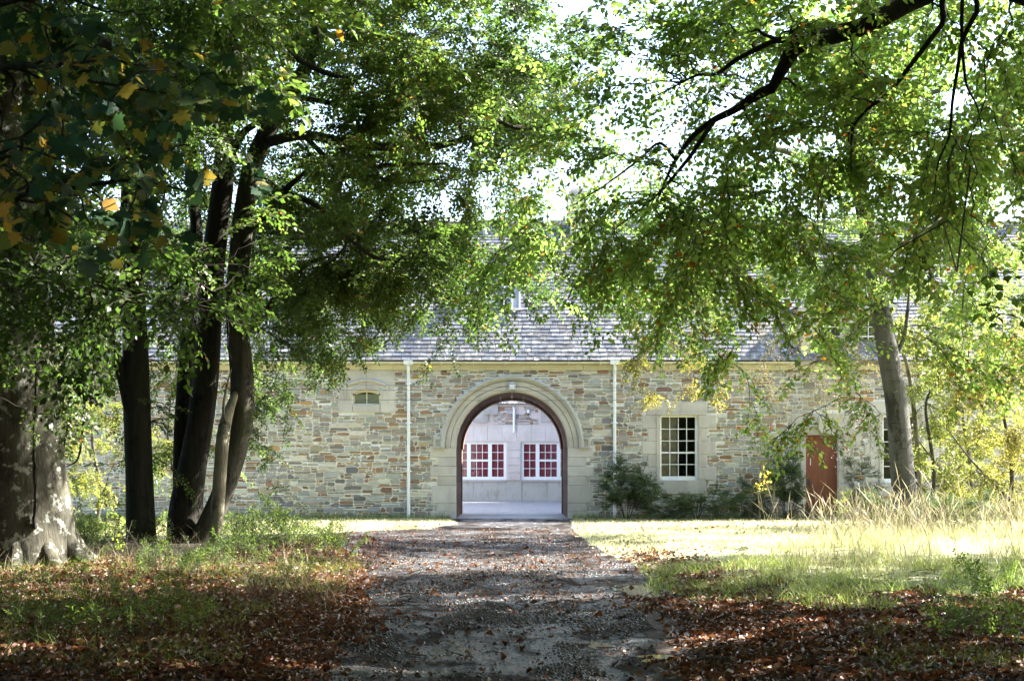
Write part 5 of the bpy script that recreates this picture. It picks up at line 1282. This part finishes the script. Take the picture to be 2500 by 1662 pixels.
def dry(x, y):
    m = np.ones(np.shape(x))
    for cx_, cy_, rx_, ry_ in PUD: m[((x-cx_)/(rx_*1.15))**2+((y-cy_)/(ry_*1.15))**2 < 1] = .05 if rx_ > .3 else .45
    return m
off = lambda x, y: np.clip((np.abs(x+.05)-1.12-.045*np.clip(y-10, 0, 12)+(fbm(x*1.7, y*.8, 3)-.5)*.9)/.7, 0, 1)*np.where((y > 19) & inpoly(x, y, TRACK), .10, 1)*np.where(inL(x, y), np.clip(.75-np.abs(y-22)*.035, 0, .7)*np.clip(1-(np.abs(x)-1.9-.06*np.clip(22-y, 0, 10))/1.3, 0, 1), 1)
A = fill(92000, -8, 8, 9.6, 31, lambda x, y: np.maximum(off(x, y), .02)*vis(x, y)*np.clip(1.25-(y-10)/20, .25, 1)*np.clip(.45+1.3*(fbm(x*.8+9, y*.6, 3)-.3), .2, 1)*np.where(y > 22, (np.abs(x) < 4.6)*.9, 1)*np.where(x < -2.9, .72, 1)*dry(x, y), 81)
litter('leaf_litter', 'russet fallen beech leaves heaped along both sides of the track', A, .054, 82)
A = fill(2600, -4, 4, 10, 36, lambda x, y: inpoly(x, y, TRACK)*np.clip(.25+fbm(x*1.5, y*.6, 3)-.35, 0, 1)*dry(x, y), 83)
litter('scattered_leaves', 'single fallen leaves scattered over the gravel', A, .045, 84, .004)
A = fill(1600, -14, 12, 31, 41, lambda x, y: inL(x, y)*vis(x, y), 85)
litter('lawn_leaves', 'few fallen leaves lying on the lawn', A, .06, 86, .04)
def pebbles(n, seed):
    rng = np.random.default_rng(seed); xy = fill(n, -6, 4, 9.8, 34, lambda x, y: inpoly(x, y, TRACK)*vis(x, y)*np.clip((11/y)**1.3, .12, 1)*(.12+.9*(fbm(x*2.2, y*.6, 3) > .53))*dry(x, y), seed+1)
    n = len(xy); r = .0085*rng.lognormal(0, .45, n); o = np.array([(1,0,0),(0,1,0),(-1,0,0),(0,-1,0),(0,0,.7),(0,0,-.7)])
    a = rng.uniform(0, 6.28, n); V = o[None]*r[:, None, None]*rng.uniform(.6, 1.4, (n, 6, 1))
    c, s_ = np.cos(a)[:, None], np.sin(a)[:, None]; V = np.stack([V[..., 0]*c-V[..., 1]*s_, V[..., 0]*s_+V[..., 1]*c, V[..., 2]], -1)
    V += np.concatenate([xy, (gh(xy[:, 0], xy[:, 1])+.002)[:, None]], 1)[:, None]
    f = np.array([(0,1,4),(1,2,4),(2,3,4),(3,0,4),(1,0,5),(2,1,5),(3,2,5),(0,3,5)]); Fq = (f[None]+np.arange(n)[:, None, None]*6).reshape(-1, 3)
    tag(np_mesh('loose_gravel', V.reshape(-1, 3), [(Fq, 0)], [M['gravel']], np.repeat(rng.beta(1.6, 2.2, n), 6)), 'loose dark pebbles over the surface of the track', None, None, 'stuff')
pebbles(34000, 91)
rng = np.random.default_rng(88); tw = []
for q in range(420):
    x = rng.uniform(-6.5, 6); y = rng.uniform(10.5, 24)
    if abs(x) > .37*y+.5 or (abs(x) < 1.3 and rng.random() < .7): continue
    z = gz(x, y)+.03; a = rng.uniform(0, 2*math.pi); L = rng.lognormal(-1.3, .5)
    c = np.array([(x, y, z), (x+.5*L*math.cos(a), y+.5*L*math.sin(a), z+rng.uniform(0, .06)), (x+L*math.cos(a+.25), y+L*math.sin(a+.25), z+rng.uniform(-.02, .08))]); tw.append((smooth_line(c, 5), np.linspace(.007, .003, 5), 5))
V, fs, t = pack([], tw); tag(np_mesh('fallen_twigs', V, fs, [M['twig_pale'], M['twig_pale']], t), 'thin bare twigs lying among the fallen leaves', None, None, 'stuff')
print('sprays', len(bpy.data.objects), sum(len(o.data.polygons) for o in bpy.data.objects if o.type == 'MESH'))
